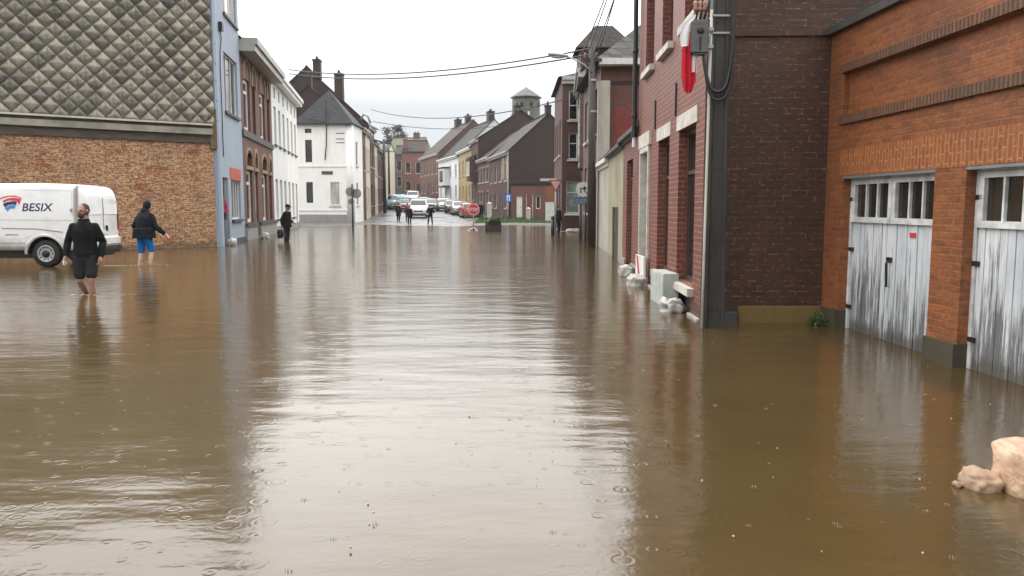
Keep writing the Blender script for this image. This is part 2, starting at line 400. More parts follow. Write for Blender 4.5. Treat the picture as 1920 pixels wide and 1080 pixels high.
ground()

MAN1 = (-7.18, 13.46); MAN2 = (-9.25, 20.15)
def water():
    m = MB(); m.quad((-80,-40,0),(60,-40,0),(60,90,0),(-80,90,0))
    t = NT('muddy flood water'); v = t.obj()
    s = t.n('SeparateXYZ'); t.l(v, s.inputs[0])
    # broad patches of livelier water
    mask = t.ramp(t.noise(v, .16, 3, .5, (.7, 1, 1)), .42, .62)
    far = t.ramp(s.outputs[1], 12.5, 17)                       # wind-roughened water past the sheltered stretch
    wind = t.math('MULTIPLY_ADD', t.math('MULTIPLY', mask, far), .8, .2)
    w1 = t.noise(v, 1.5, 3, .5, (.55, 1.5, 1))
    w2 = t.noise(v, 6.5, 3, .55, (.6, 1.25, 1))
    w3 = t.noise(v, 26, 2, .5)
    h = t.math('MULTIPLY', w1, .013)
    h = t.math('ADD', h, t.math('MULTIPLY', t.math('MULTIPLY', w2, .0075), wind))
    h = t.math('ADD', h, t.math('MULTIPLY', w3, .0007))
    # rings from raindrops
    for scl, off, amp in ((2.4, 0, .0006), (3.7, 7.3, .0007), (1.6, 3.1, .0005)):
        vo = t.n('TexVoronoi', voronoi_dimensions='2D'); vo.inputs['Scale'].default_value = scl
        mp = t.n('Mapping'); mp.inputs['Location'].default_value = (off, off*1.7, 0); t.l(v, mp.inputs[0]); t.l(mp.outputs[0], vo.inputs['Vector'])
        d = t.math('DIVIDE', vo.outputs['Distance'], scl)
        wn = t.n('TexWhiteNoise', noise_dimensions='3D'); t.l(vo.outputs['Position'], wn.inputs['Vector'])
        rad = t.math('MULTIPLY_ADD', wn.outputs['Value'], .055, .008)
        env = t.math('POWER', 2.718, t.math('MULTIPLY', t.math('POWER', t.math('DIVIDE', t.math('SUBTRACT', d, rad), .016), 2), -1))
        ring = t.math('MULTIPLY', t.math('SINE', t.math('MULTIPLY', t.math('SUBTRACT', d, rad), 150)), env)
        fade = t.math('SUBTRACT', 1, t.math('MULTIPLY', wn.outputs['Value'], .8))
        h = t.math('ADD', h, t.math('MULTIPLY', t.math('MULTIPLY', ring, fade), amp))
    # wakes spreading from the two waders
    for (px, py), amp, reach in ((MAN1, .0035, 1.2), (MAN2, .005, 1.4)):
        dd = t.n('VectorMath', operation='DISTANCE'); t.l(v, dd.inputs[0]); dd.inputs[1].default_value = (px, py, 0)
        d = t.math('ADD', dd.outputs['Value'], t.math('MULTIPLY', w1, 1.6))
        wv = t.math('MULTIPLY', t.math('SINE', t.math('MULTIPLY', d, 17)), t.math('POWER', 2.718, t.math('DIVIDE', d, -reach)))
        h = t.math('ADD', h, t.math('MULTIPLY', wv, amp))
    nm = t.bump(h, 1, 1)
    silt = t.ramp(t.noise(v, .5, 4, .6), .35, .65)
    col = t.mix(silt, (.053,.034,.0125), (.068,.045,.0175))
    t.fin(col, .13, nm); t.b.inputs['IOR'].default_value = 1.5
    o = m.build('water', t.m); return tag(o, kind='structure')
water()

# ============================================================ architecture helpers
def front(W): return lambda u, d, z: (u, d, z)
def left(D): return lambda u, d, z: (d, D-u, z)
def right(W): return lambda u, d, z: (W-d, u, z)
def facade(mb, mp, u0, u1, z0, z1, ops, depth=.15):
    us = sorted({u0, u1, *[a for o in ops for a in o[:2]]}); zs = sorted({z0, z1, *[a for o in ops for a in o[2:4]]})
    for a, b in zip(us, us[1:]):
        for c, d in zip(zs, zs[1:]):
            mu, mz = (a+b)/2, (c+d)/2
            if any(o[0] < mu < o[1] and o[2] < mz < o[3] for o in ops): continue
            mb.quad(mp(a,0,c), mp(b,0,c), mp(b,0,d), mp(a,0,d))
    for o in ops:
        a, b, c, d = o[:4]
        mb.quad(mp(a,0,c), mp(a,depth,c), mp(a,depth,d), mp(a,0,d)); mb.quad(mp(b,depth,c), mp(b,0,c), mp(b,0,d), mp(b,depth,d))
        mb.quad(mp(a,depth,d), mp(b,depth,d), mp(b,0,d), mp(a,0,d)); mb.quad(mp(a,0,c), mp(b,0,c), mp(b,depth,c), mp(a,depth,c))
def window(parent, mp, u0, u1, z0, z1, depth=.15, fm='frame_white', gm='glass', mull=(), trans=(), sill=None, lintel=None, fw=.06, name='window'):
    m = MB(); a, b = depth-.07, depth+.02
    m.box(u0, u0+fw, a, b, z0, z1, mp); m.box(u1-fw, u1, a, b, z0, z1, mp)
    m.box(u0+fw, u1-fw, a, b, z1-fw, z1, mp); m.box(u0+fw, u1-fw, a, b, z0, z0+fw, mp)
    for k in mull:
        u = u0+(u1-u0)*k; m.box(u-fw*.45, u+fw*.45, a+.006, b, z0+fw, z1-fw, mp)
    for k in trans:
        z = z0+(z1-z0)*k; m.box(u0+fw, u1-fw, a+.003, b, z-fw*.4, z+fw*.4, mp)
    fr = m.build(name, M[fm], parent)
    MB().box(u0+.01, u1-.01, depth-.03, depth+.01, z0+.01, z1-.01, mp).build('pane', M[gm], fr)
    if sill: MB().box(u0-.09, u1+.09, -.09, depth-.08, z0-.11, z0-.004, mp).build('sill', M[sill], fr)
    if lintel: MB().box(u0-.13, u1+.13, -.02, .05, z1+.003, z1+.22, mp).build('lintel', M[lintel], fr)
    return fr
def door(parent, mp, u0, u1, z0, z1, depth=.2, dm='door_dark', trans=None, fm='frame_white'):
    m = MB(); zt = z1 if trans is None else z1-trans
    m.box(u0+.05, u1-.05, depth-.04, depth+.02, z0, zt, mp)
    for a, b in ((.12,.45),(.55,.9)):
        m.box(u0+.16, u1-.16, depth-.055, depth-.038, z0+(zt-z0)*a, z0+(zt-z0)*b, mp)
    d = m.build('door', M[dm], parent)
    f = MB(); f.box(u0, u0+.05, depth-.07, depth+.02, z0, z1, mp); f.box(u1-.05, u1, depth-.07, depth+.02, z0, z1, mp); f.box(u0+.05, u1-.05, depth-.07, depth+.02, z1-.05, z1, mp)
    if trans: f.box(u0+.05, u1-.05, depth-.065, depth+.02, zt, zt+.05, mp)
    f.build('frame', M[fm], d)
    if trans: MB().box(u0+.05, u1-.05, depth-.02, depth+.01, zt+.05, z1-.05, mp).build('pane', M['glass'], d)
    h = MB(); h.box(u1-.16, u1-.12, depth-.1, depth-.04, z0+(zt-z0)*.45, z0+(zt-z0)*.45+.14, mp); h.build('handle', M['steel'], d)
    return d
def chimney(parent, x, y, z0, z1, w=.7, d=.5, mat='brick_dark', pots=2):
    m = MB(); m.box(x-w/2, x+w/2, y-d/2, y+d/2, z0, z1); m.box(x-w/2-.06, x+w/2+.06, y-d/2-.06, y+d/2+.06, z1, z1+.12)
    for k in range(pots):
        m.lathe([(.10, z1+.12), (.12, z1+.16), (.09, z1+.45)], 8, (x-w/4+k*w/2 if pots > 1 else x, y, 0))
    return m.build('chimney', M[mat], parent)
def house(name, label, A, B, D, base, eave, ridge, wall, roof, fr=(), lf=(), rt=(), depth=.15, cornice=None, plinth=None, gable=None, chim=(), roof_kind='gable', over=.25, cat='house', group=None, cdep=.35, ch=.35, bottom=None, skylight=()):
    """local x runs from A to B along the front, local y goes into the house.  fr/lf/rt: openings of the front and side walls,
    tuples (kind, u0, u1, z0, z1, options)"""
    A, B = Vector((*A, 0)), Vector((*B, 0)); d = B-A; W = d.length
    root = empty(name, (A.x, A.y, 0), math.atan2(d.y, d.x), label, cat, group)
    b0 = base-.6 if bottom is None else bottom
    g = gable or wall
    wm = MB(); gm = wm if g == wall else MB()
    facade(wm, front(W), 0, W, b0, eave, [o[1:5] for o in fr], depth)
    gr = gm if gm is wm else MB()
    facade(gm, left(D), 0, D, b0, eave, [o[1:5] for o in lf], depth)
    facade(gr, right(W), 0, D, b0, eave, [o[1:5] for o in rt], depth)
    gm.quad((W,D,b0),(0,D,b0),(0,D,eave),(W,D,eave))
    if roof_kind == 'gable':
        gm.poly([(0,D,eave),(0,0,eave),(0,D/2,ridge)]); gr.poly([(W,0,eave),(W,D,eave),(W,D/2,ridge)])
    wm.build('wall', M[wall], root)
    if gm is not wm: gm.build('gable_wall', M[g], root); gr.build('gable_wall', M[g], root)
    r = MB(); th = .14
    if roof_kind == 'gable':
        sl = (ridge-eave)/(D/2); e0 = eave-over*sl
        for y0, z0, y1, z1 in ((-over, e0, D/2, ridge), (D+over, e0, D/2, ridge)):
            r.prism([(-.08,y0,z0+.02),(-.08,y0,z0+th),(-.08,y1,z1+th),(-.08,y1,z1+.02)], (W+.16,0,0))
        r.box(-.08, W+.08, D/2-.12, D/2+.12, ridge+th-.03, ridge+th+.07)
    elif roof_kind == 'hip':
        hx = min(W, D)/2; o = over
        p = [(-o,-o,eave+.01),(W+o,-o,eave+.01),(W+o,D+o,eave+.01),(-o,D+o,eave+.01)]
        if W >= D: q = [(hx,D/2,ridge),(W-hx+.01,D/2,ridge)]; fs = [(0,1,5,4),(1,2,5),(2,3,4,5),(3,0,4),(3,2,1,0)]
        else: q = [(W/2,hx,ridge),(W/2,D-hx+.01,ridge)]; fs = [(0,1,4),(1,2,5,4),(2,3,5),(3,0,4,5),(3,2,1,0)]
        r.add(p+q, fs)
    else:
        r.box(-.05, W+.05, -.05, D, eave+.003, eave+.15)
    ro = r.build('roof', M[roof], root)
    for c in chim: chimney(ro, *c)
    for (x, t0, t1, wd) in skylight:
        f = lambda t: (-over+(D/2+over)*t, eave-over*(ridge-eave)/(D/2)+(ridge-eave+over*(ridge-eave)/(D/2))*t+th+.02)
        (ya, za), (yb, zb) = f(t0), f(t1)
        MB().prism([(x,ya,za),(x,yb,zb),(x,yb,zb+.06),(x,ya,za+.06)], (wd,0,0)).build('skylight', M['frame_white'], ro)
    if cornice:
        c = MB(); c.box(-.03, W+.03, -cdep, -.002, eave-ch, eave-ch*.45); c.box(-.03, W+.03, -cdep-.1, -.002, eave-ch*.45+.002, eave+.04)
        c.build('cornice', M[cornice], root)
    if plinth:
        pm, pz = plinth
        cuts = sorted([o[1:3] for o in fr if o[3] < pz]); x = 0
        for a, b in cuts+[(W, W)]:
            if a > x+.01: MB().box(x, a, -.04, -.002, b0, pz).build('plinth', M[pm], root)
            x = b
    for side, ops in ((front(W), fr), (left(D), lf), (right(W), rt)):
        for o in ops:
            kind, u0, u1, z0, z1 = o[:5]; kw = o[5] if len(o) > 5 else {}
            if kind == 'w': window(root, side, u0, u1, z0, z1, depth, **kw)
            elif kind == 'd': door(root, side, u0, u1, z0, z1, depth, **kw)
    return root
def cable(label, pts, r=.02, sag=0, name='overhead_cable', group=None, n=18):
    m = MB()
    P = [Vector(p) for p in pts]; full = []
    for a, b in zip(P, P[1:]):
        for i in range(n+1):
            t = i/n; p = a.lerp(b, t); p.z -= sag*4*t*(1-t); full.append(p)
    m.tube(full, r, 5); o = m.build(name, M['black']); return tag(o, label, 'cable', group)

# ============================================================ RIGHT SIDE, near to far
# --- brick house at the corner; its front runs along the street, its gable end looks at us
RA, RB = (2.63, 16.85), (2.44, 10.28)
Wr = math.dist(RA, RB)                 # 6.57
G0 = dict(fm='frame_dark', gm='glass', trans=(.7,))
def right_house():
    lo, hi = .38, 2.6
    fr = [('w',4.75,6.02,lo,hi), ('w',2.75,3.9,lo,hi), ('d',.5,1.75,-.3,2.62),
          ('w',.95,2.0,4.05,6.1), ('w',2.95,4.0,4.05,6.1), ('w',5.0,6.05,4.05,6.1),
          ('v',4.8,5.9,.02,.24)]
    root = empty('brick_house', (*RA,0), math.atan2(RB[1]-RA[1], RB[0]-RA[0]), 'red brick corner house with white stone lintels behind the dark concrete pole', 'house')
    wm = MB(); facade(wm, front(Wr), 0, Wr, -.6, 8.2, [o[1:5] for o in fr], .2)
    wm.build('wall', M['brick_red'], root)
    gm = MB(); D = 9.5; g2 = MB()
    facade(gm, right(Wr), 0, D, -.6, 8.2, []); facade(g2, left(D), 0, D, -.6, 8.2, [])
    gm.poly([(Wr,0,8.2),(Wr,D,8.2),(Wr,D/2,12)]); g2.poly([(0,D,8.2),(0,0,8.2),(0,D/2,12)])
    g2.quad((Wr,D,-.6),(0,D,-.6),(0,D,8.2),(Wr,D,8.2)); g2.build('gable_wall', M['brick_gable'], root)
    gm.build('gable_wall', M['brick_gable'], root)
    r = MB()
    for y0, y1 in ((-.3, D/2), (D+.3, D/2)): r.prism([(-.1,y0,7.96),(-.1,y0,8.1),(-.1,y1,12.14),(-.1,y1,12.01)], (Wr+.2,0,0))
    r.build('roof', M['slate_dark'], root)
    MB().box(0, Wr, -.3, -.002, 7.75, 8.0).build('cornice', M['soffit'], root)
    mp = front(Wr)
    for o in fr[:2]: window(root, mp, *o[1:], .2, 'frame_brown', 'glass', (.5,), (.72,), 'stone', 'stone', .07)
    for o in fr[3:6]: window(root, mp, *o[1:], .2, 'frame_brown', 'glass', (.5,), (.72,), 'stone', 'stone', .07)
    # door with a thick white frame and frosted pane
    m = MB(); u0,u1,z0,z1 = fr[2][1:5]
    d = MB().box(u0+.1,u1-.1,.1,.16,z0,z1-.1).build('door', M['door_grey'], root)
    m.box(u0,u0+.1,-.04,.19,z0,z1); m.box(u1-.1,u1,-.04,.19,z0,z1); m.box(u0+.1,u1-.1,-.04,.19,z1-.1,z1); m.build('frame', M['stone'], d)
    MB().box(u0-.12,u1+.12,-.05,.04,z1+.003,z1+.26).build('lintel', M['stone'], d)
    MB().box(u0+.3,u1-.3,.085,.098,.5,2.1).build('pane', M['glass_green'], d)
    h = MB(); h.tube([(u1-.25,.1,.75),(u1-.25,.03,.78),(u1-.38,.03,.78)], .015, 6); h.build('handle', M['steel'], d)
    # low openings, plinth, wall slits
    g = MB(); g.box(4.8,5.9,.1,.14,.02,.24); g.build('cellar_grate', M['bluestone'], root)
    for a, b in ((1.76,4.79),(5.91,Wr)): MB().box(a,b,-.05,-.002,-.6,.03).build('plinth', M['soffit'], root)
    for u in (2.35, 4.45): MB().box(u-.025,u+.025,-.025,-.002,2.85,3.35).build('wall_anchor', M['pipe'], root)
    # band on the gable where the brick changes, and the ochre footing
    MB().box(Wr+.002,Wr+.03,.0,9,3.6,3.66).build('string_course', M['brick_gable'], root)
    f = MB(); f.box(Wr+.002,Wr+.10,.47,1.52,-.6,.21); soft(f.build('footing', M['ochre'], root), .015)
    f2 = MB(); f2.box(Wr+.002,Wr+.14,.0,.44,-.6,.13); f2.build('footing', M['bluestone'], root)
    # black drain pipe at the far corner
    dp = MB(); dp.tube([(.06,-.1,8.0),(.06,-.1,2.98)], .05, 10); dp.tube([(.06,-.1,3.0),(.06,-.1,2.9)], .062, 10)
    for z in (3.3,4.6,5.9,7.2): dp.lathe([(.06,z),(.066,z+.02),(.066,z+.06),(.06,z+.08)], 10, (.06,-.1,0))
    dp.build('drainpipe', M['pipe'], root)
    MB().tube([(.06,-.1,2.9),(.06,-.1,2.74),(.06,-.1,2.7)], .04, 8).build('drainpipe_foot', M['flag_white'], root)
    return root
right_house()

# --- garage: orange brick with corbelled panel and weathered board doors
def garage():
    A, B = (3.985,10.262), (4.33,2.5); W = math.dist(A,B)
    root = empty('brick_garage', (*A,0), math.atan2(B[1]-A[1],B[0]-A[0]), 'orange brick garage with weathered white double doors and a sunk brick panel', 'garage')
    mp = front(W); D = 5.5; dep = .17
    doors = [(.5,2.45),(2.95,4.9),(5.4,7.35)]
    panel = (.42, 7.4, 2.58, 3.08)
    m = MB(); facade(m, mp, 0, W, -.6, 1.85, [(a,b,-.6,1.85) for a,b in doors], dep)
    facade(m, mp, 0, W, 1.85, 3.6, [panel], .06)
    facade(m, left(D), 0, D, -.6, 3.6, []); facade(m, right(W), 0, D, -.6, 3.6, []); m.quad((W,D,-.6),(0,D,-.6),(0,D,3.6),(W,D,3.6))
    m.build('wall', M['brick_orange'], root)
    pm = MB(); pm.box(panel[0],panel[1],.062,.09,panel[2],panel[3]); pm.build('wall_panel', M['brick_orange'], root)
    # dark coping, dentil ledges above and below the panel
    c = MB(); c.box(0,W,-.07,.25,3.602,3.69); c.build('coping', M['bluestone'], root)
    for z0,z1,pr in ((3.085,3.185,.03),(2.47,2.575,.04)):
        k = MB(); k.box(.38,W,-pr,-.002,z0,z1)
        k.build('dentil_course', M['brick_dentil'], root)
    # soldier-course arches over the doors
    MB().box(.40,W-.02,-.004,.02,1.853,2.17).build('soldier_course', M['brick_soldier'], root)
    for a,b in doors:
        MB().box(a-.02,b+.02,.0,dep,1.82,1.849).build('lintel', M['steel'], root)
    # concrete pier feet
    for a,b in ((0,.5),(2.45,2.95),(4.9,5.4),(7.35,W)): MB().box(a-.006 if a else a,b+.006,-.035,dep-.03,-.6,.22).build('pier_foot', M['grey_foot'], root)
    # flat roof
    MB().box(.02,W-.02,.2,D,3.3,3.4).build('roof', M['slate_dark'], root)
    for k,(a,b) in enumerate(doors):
        mid = (a+b)/2
        for s,(x0,x1) in enumerate(((a+.05,mid-.006),(mid+.006,b-.05))):
            n = 9; bm = MB(); wd = (x1-x0)/n
            rnd = random.Random(31*k+s)
            for i in range(n):
                yy = dep-.05+rnd.uniform(-.006,.006)
                bm.box(x0+wd*i+.004,x0+wd*(i+1)-.004,yy,dep,-.26+rnd.uniform(-.05,.05),1.36)
            leaf = bm.build('garage_door', M['peeled'], root)
            fr = MB()
            fr.box(x0,x0+.07,dep-.075,dep,1.36,1.8); fr.box(x1-.07,x1,dep-.075,dep,1.36,1.8)
            fr.box(x0+.07,x1-.07,dep-.075,dep,1.745,1.8); fr.box(x0-.0,x1,dep-.085,dep,1.30,1.362)
            for q in (1/3,2/3):
                u = x0+.07+(x1-x0-.14)*q; fr.box(u-.014,u+.014,dep-.065,dep,1.362,1.745)
            fr.build('window_frame', M['frame_worn'], leaf)
            MB().box(x0+.05,x1-.05,dep-.035,dep-.015,1.35,1.76).build('window_pane', M['glass_garage'], leaf)
            if s == 0:
                h = MB(); h.box(x1-.05,x1+.05,dep-.075,dep-.045,.88,.93); h.tube([(x1-.01,dep-.06,.9),(x1-.01,dep-.09,.86),(x1-.02,dep-.075,.6)], .014, 6); h.build('latch', M['pipe'], leaf)
                hg = MB()
                for z in (.25,.95,1.55): hg.box(x0-.045,x0+.05,dep-.075,dep-.045,z,z+.045)
                hg.build('hinge', M['pipe'], leaf)
            elif k == 0:
                nb = MB(); u = (x0+x1)/2-.02; nb.box(u-.06,u+.05,dep-.066,dep-.058,1.165,1.215); lab = nb.build('notice', M['sign_red'], leaf)
        jm = MB(); jm.box(a,a+.046,dep-.07,dep,-.5,1.82); jm.box(b-.046,b,dep-.07,dep,-.5,1.82); jm.box(a+.046,b-.046,dep-.07,dep,1.803,1.82)
        jm.build('door_jamb', M['frame_worn'], root)
M['grey_foot'] = stucco('mossy concrete foot', (.055,.044,.026), (.024,.024,.014), .5)
garage()

# --- low buildings between the brick house and the next tall house
A0, dirl = (2.65, 16.87), None
house('brick_annex', 'small red brick annex with a brown door and a glazed fanlight', (2.80,20.3), (2.66,16.88), 5, 0, 3.1, 3.6, 'brick_red', 'slate_dark',
      fr=[('d',.9,2.2,-.3,2.55,dict(dm='door_brown', trans=.45, fm='frame_brown'))], roof_kind='flat', cat='annex', bottom=-.6, depth=.16, plinth=('grey',.2), cornice='bluestone', cdep=.06, ch=.12)
house('rendered_shed', 'pale yellow mossy rendered shed with a low dark doorway', (3.02,25.2), (2.81,20.32), 5, 0, 3.02, 3.3, 'shed_yellow', 'slate_dark',
      fr=[('d',1.55,3.5,-.3,1.45,dict(dm='door_dark', fm='frame_brown'))], roof_kind='flat', cat='shed', bottom=-.6, depth=.10, cornice='bluestone', cdep=.05, ch=.1)
house('rendered_outbuilding', 'tall pale grey rendered outbuilding with white coping behind the timber pole', (3.16,29.5), (3.03,25.22), 5, 0, 2.95, 3.3, 'palegrey', 'slate_dark',
      roof_kind='flat', cat='outbuilding', bottom=-.6, depth=.05, cornice='frame_white', cdep=.05, ch=.22)

# --- tall house whose red flank faces us
t = house('terraced_house', 'tall house with dark red brick flank, white gutter and weathered pan tiles', (3.22,29.6), (10.5,29.6), 7.0, 0, 6.6, 9.9, 'brick_brown', 'tile_big',
      lf=[('w',.8,1.9,1.2,3.1,dict(sill='stone')),('w',2.9,4.0,1.2,3.1,dict(sill='stone')),('d',5.2,6.2,-.2,2.6),('w',.8,1.9,4.2,5.9,dict(sill='stone')),('w',2.9,4.0,4.2,5.9,dict(sill='stone')),('w',5.1,6.1,4.2,5.9,dict(sill='stone'))],
      over=.35, roof_kind='hip')
g = MB(); g.box(-.1,7.3,-.45,-.02,6.5,6.72); g.build('gutter', M['flag_white'], t)
p = MB(); p.box(-.12,.30,-.34,-.003,-.5,5.95); p.build('pilaster', M['palegrey'], t)
b = MB(); b.box(.34,7.28,-.03,-.003,5.86,5.98); b.build('string_course', M['brick_dark'], t)
v = MB(); v.box(.5,7.2,-.012,-.003,3.1,5.0); v.build('painted_patch', brick('red painted brick', (.27,.035,.03), (.19,.03,.027), (.13,.04,.03), st=.6, stain=(.07,.025,.02)), t)

# --- house with stone-quoined bay
t = house('terraced_house', 'narrow dark house with pale stone blocks edging its bay window', (3.8,44.6), (3.32,36.75), 8, 0, 7.6, 10.4, 'brick_dark', 'slate_dark',
      fr=[('w',.8,1.8,1.0,3.0,dict(sill='stone')),('d',5.9,6.9,-.2,2.7),('w',.8,1.8,4.3,6.3,dict(sill='stone'))], chim=[(1,4,10,11.6,.8,.6,'brick_dark',2)], cornice='soffit')
bw = MB(); bw.prism([(3.0,-.01,3.3),(5.6,-.01,3.3),(5.3,-.18,3.3),(3.3,-.18,3.3)], (0,0,3.6)); bay = bw.build('bay', M['brick_dark'], t)
q = MB()
for z in [3.4+.42*i for i in range(9)]:
    for x in (3.36,4.2,4.98): q.box(x,x+.2,-.23,-.18,z,z+.2)
q.build('quoin', M['stone'], bay)
for x in (3.6,4.42): window(bay, lambda u,d,z: (u,-.18+d,z), x,x+.54,4.0,6.2,-.0,'frame_white','glass',name='bay_window')
MB().prism([(2.9,-.02,6.92),(5.7,-.02,6.92),(5.4,-.3,6.92),(3.2,-.3,6.92)], (0,0,.2)).build('bay_roof', M['zinc'], bay)

# --- corner house seen end-on
t = house('corner_house', 'dark brick corner house with white windows and a steep cap roof', (2.78,45), (8.6,45), 8, .1, 8.5, 9.6, 'brick_plum', 'slate_dark',
      fr=[('w',.36,.86,6.2,7.8,dict(sill='stone', trans=(.5,))),('w',.36,.86,4.05,5.5,dict(sill='stone', trans=(.6,))),('w',.24,1.0,1.05,2.85,dict(sill='frame_white', gm='glass_green', trans=(.65,)))],
      lf=[('w',1,2,1.1,3.0,dict(sill='stone')),('d',3.2,4.2,.1,2.8),('w',5.5,6.5,1.1,3.0,dict(sill='stone')),('w',1,2,4.4,6.4,dict(sill='stone')),('w',3.2,4.2,4.4,6.4,dict(sill='stone')),('w',5.5,6.5,4.4,6.4,dict(sill='stone'))],
      roof_kind='hip', cornice='soffit', cdep=.2)
d = MB(); d.box(1.1,3.9,1.2,4.2,8.7,10.3); dm = d.build('dormer', M['brick_plum'], t)
d = MB(); d.add([(.8,.9,10.3),(4.2,.9,10.3),(4.2,4.5,10.3),(.8,4.5,10.3),(2.0,2.2,11.75),(3.0,2.2,11.75),(3.0,3.2,11.75),(2.0,3.2,11.75)],[(0,1,5,4),(1,2,6,5),(2,3,7,6),(3,0,4,7),(4,5,6,7),(3,2,1,0)]); d.build('dormer_roof', M['slate_brown'], dm)

# ============================================================ LEFT SIDE, near to far
UL = Vector((-.155,.988,0)).normalized()
def LP(s): return (-10.59+UL.x*s, 29.0+UL.y*s)
# --- blue house with the clad gable
def blue_house():
    A, B = LP(0), LP(5.4); W = 5.4
    ang = math.atan2(B[1]-A[1],B[0]-A[0])
    root = empty('blue_house', (*A,0), ang, 'pale blue three storey house with a diamond clad brick gable', 'house')
    mp = front(W); dep = .16
    fr = [(.95,1.98,-.3,2.55),(2.55,4.6,.95,2.5),(1.95,4.7,5.08,7.3),(2.2,4.95,8.78,10.7)]
    m = MB(); facade(m, mp, .42, W, -.6, 11.6, fr, dep)
    wl = m.build('wall', M['blue'], root)
    MB().box(-.02,.418,-.03,.3,-.6,11.6).build('corner_strip', M['bluegrey'], root)
    # gable end: goes back at a slant
    P = root.matrix_basis.inverted()
    e = Matrix.Translation((*A,0)) @ Matrix.Rotation(ang,4,'Z')
    inv = e.inverted(); a = inv @ Vector((*A,0)); b = inv @ Vector((-27,16.9,0)); dv = (b-a); L = dv.length; dv.normalize()
    out = Vector((dv.y,-dv.x,0))
    if (e.to_3x3() @ out).y > 0: out = -out
    gp = lambda u,d,z: (L-u, d, z)   # u from the corner, d into the house; the frame starts at the far left end
    top = lambda u: 11.2-.8*max(0,min(u,2.8))     # the gable drops to the lower rear wing
    g = MB(); g.poly([gp(L,0,-.6),gp(.1,0,-.6),gp(.1,0,top(.1)),gp(2.8,0,top(2.8)),gp(L,0,top(L))])
    gw = g.build('gable_wall', M['brick_tan'], root); gw.location = b; gw.rotation_euler = (0,0,math.atan2(-dv.y,-dv.x))
    bk = MB(); bk.prism([(W,.05,11.4),(W,2.5,9.2),(W,4.5,8.95),(W,4.5,8.8),(W,2.4,9.0),(W,.05,11.2)],(-W+.2,0,0)); bk.build('roof', M['slate_dark'], root)
    # shadow board behind the cladding, trim boards at its foot
    MB().prism([gp(.04,-.03,4.362),gp(L,-.03,4.362),gp(L,-.03,top(L)),gp(2.8,-.03,top(2.8)),gp(.04,-.03,top(.04))],(0,.027,0)).build('cladding_backing', M['clad_seam'], gw)
    t = MB(); t.box(.15,L,-.24,-.002,4.30,4.36,gp); t.build('trim', M['zinc_lip'], gw)
    t = MB(); t.box(.15,L,-.12,-.002,4.20,4.298,gp); t.build('trim', M['rot_board'], gw)
    t = MB(); t.box(.15,L,-.19,-.002,3.99,4.196,gp); t.build('trim', M['zinc_trim'], gw)
    t = MB(); t.box(.15,L,-.07,-.002,3.70,3.985,gp); t.build('fascia', M['rot_board'], gw)
    t = MB(); t.box(-.02,.22,-.10,.2,3.5,4.9,gp); t.build('corner_board', M['ochre_trim2'], gw)
    # diamond plates: pressed pillows, each a little different
    rnd = random.Random(5); c = MB(); hw, hh = .265, .265
    rows = int((11.8-4.35)/hh)+1; cols = int(L/(2*hw))+2
    for j in range(rows):
        zc = 4.42+hh*j
        for i in range(cols):
            uc = .1+2*hw*i+(hw if j % 2 else 0)
            if uc+hw < .2 or uc-hw > L: continue
            if zc+hh > top(uc+.1): continue
            k = rnd.random(); ap = rnd.uniform(.10,.155); dx = rnd.uniform(-.04,.04); dz = rnd.uniform(-.03,.06)
            tl = rnd.uniform(-.018,.018); tu = rnd.uniform(-.018,.018)
            def q(u,z,h): return gp(max(.08, uc+u*hw*.97), -.032-h-tl*z-tu*u, max(4.365, zc+z*hh*.97))
            star = k < .42
            N = 16; ring0 = []; ring1 = []; ring2 = []
            for s in range(N):
                t0 = s/N*4; q0 = int(t0); fr_ = t0-q0
                cs = [(1,0),(0,1),(-1,0),(0,-1)]; x0,z0 = cs[q0]; x1,z1 = cs[(q0+1)%4]
                u,z = x0+(x1-x0)*fr_, z0+(z1-z0)*fr_
                ring0.append(q(u,z,0))
                if star:     # creased: the upright middle line is a valley between two ridges
                    k1 = min(1, abs(u)/.30)
                    ring1.append(q(u*.80,z*.80,ap*.5*(.25+.75*k1))); ring2.append(q(u*.42+dx,z*.42+dz,ap*(.1+.98*k1)))
                else:        # pillow
                    ring1.append(q(u*.80,z*.80,ap*.55)); ring2.append(q(u*.42+dx,z*.42+dz,ap*.95))
            apex = q(dx,dz, ap*(1.1 if not star else .08))
            v = ring0+ring1+ring2+[apex]; f = []
            for s in range(N):
                n = (s+1)%N
                f.append((s,N+s,N+n,n)); f.append((N+s,2*N+s,2*N+n,N+n)); f.append((2*N+s,3*N,2*N+n))
            c.add(v, f)
    o = c.build('cladding', M['cladding'], gw, True)
    bm = bmesh.new(); bm.from_mesh(o.data); bmesh.ops.recalc_face_normals(bm, faces=bm.faces); bm.to_mesh(o.data); bm.free()
    # front: door with someone behind a flood board, windows
    MB().box(.97,1.96,-.02,.05,-.3,.95).build('flood_panel', M['door_blue'], root)
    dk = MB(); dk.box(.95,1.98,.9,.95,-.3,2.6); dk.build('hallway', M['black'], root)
    w1 = window(root, mp, *fr[1], dep, 'frame_white', 'glass', (.25,.5,.75), (), 'bluestone')
    MB().box(2.4,4.75,-.012,-.002,2.503,2.97).build('lintel', M['red_paint'], root)
    window(root, mp, *fr[2], dep, 'frame_white', 'glass', (.33,.66), (), 'bluestone')
    window(root, mp, *fr[3], dep, 'frame_white', 'glass_white', (.33,.66), (), 'bluestone')
    # wiring box and its cable down the front
    x = MB(); x.box(1.15,1.45,-.14,-.002,7.9,8.2); x.build('wiring_box', M['black'], root)
    x = MB(); x.tube([(1.3,-.05,7.9),(1.42,-.04,7.6),(1.15,-.04,7.1),(1.05,-.04,6.5),(1.1,-.04,5),(1.05,-.04,3.9),(1.1,-.04,3.3)], .02, 5); x.build('cable', M['black'], root)
    x = MB()
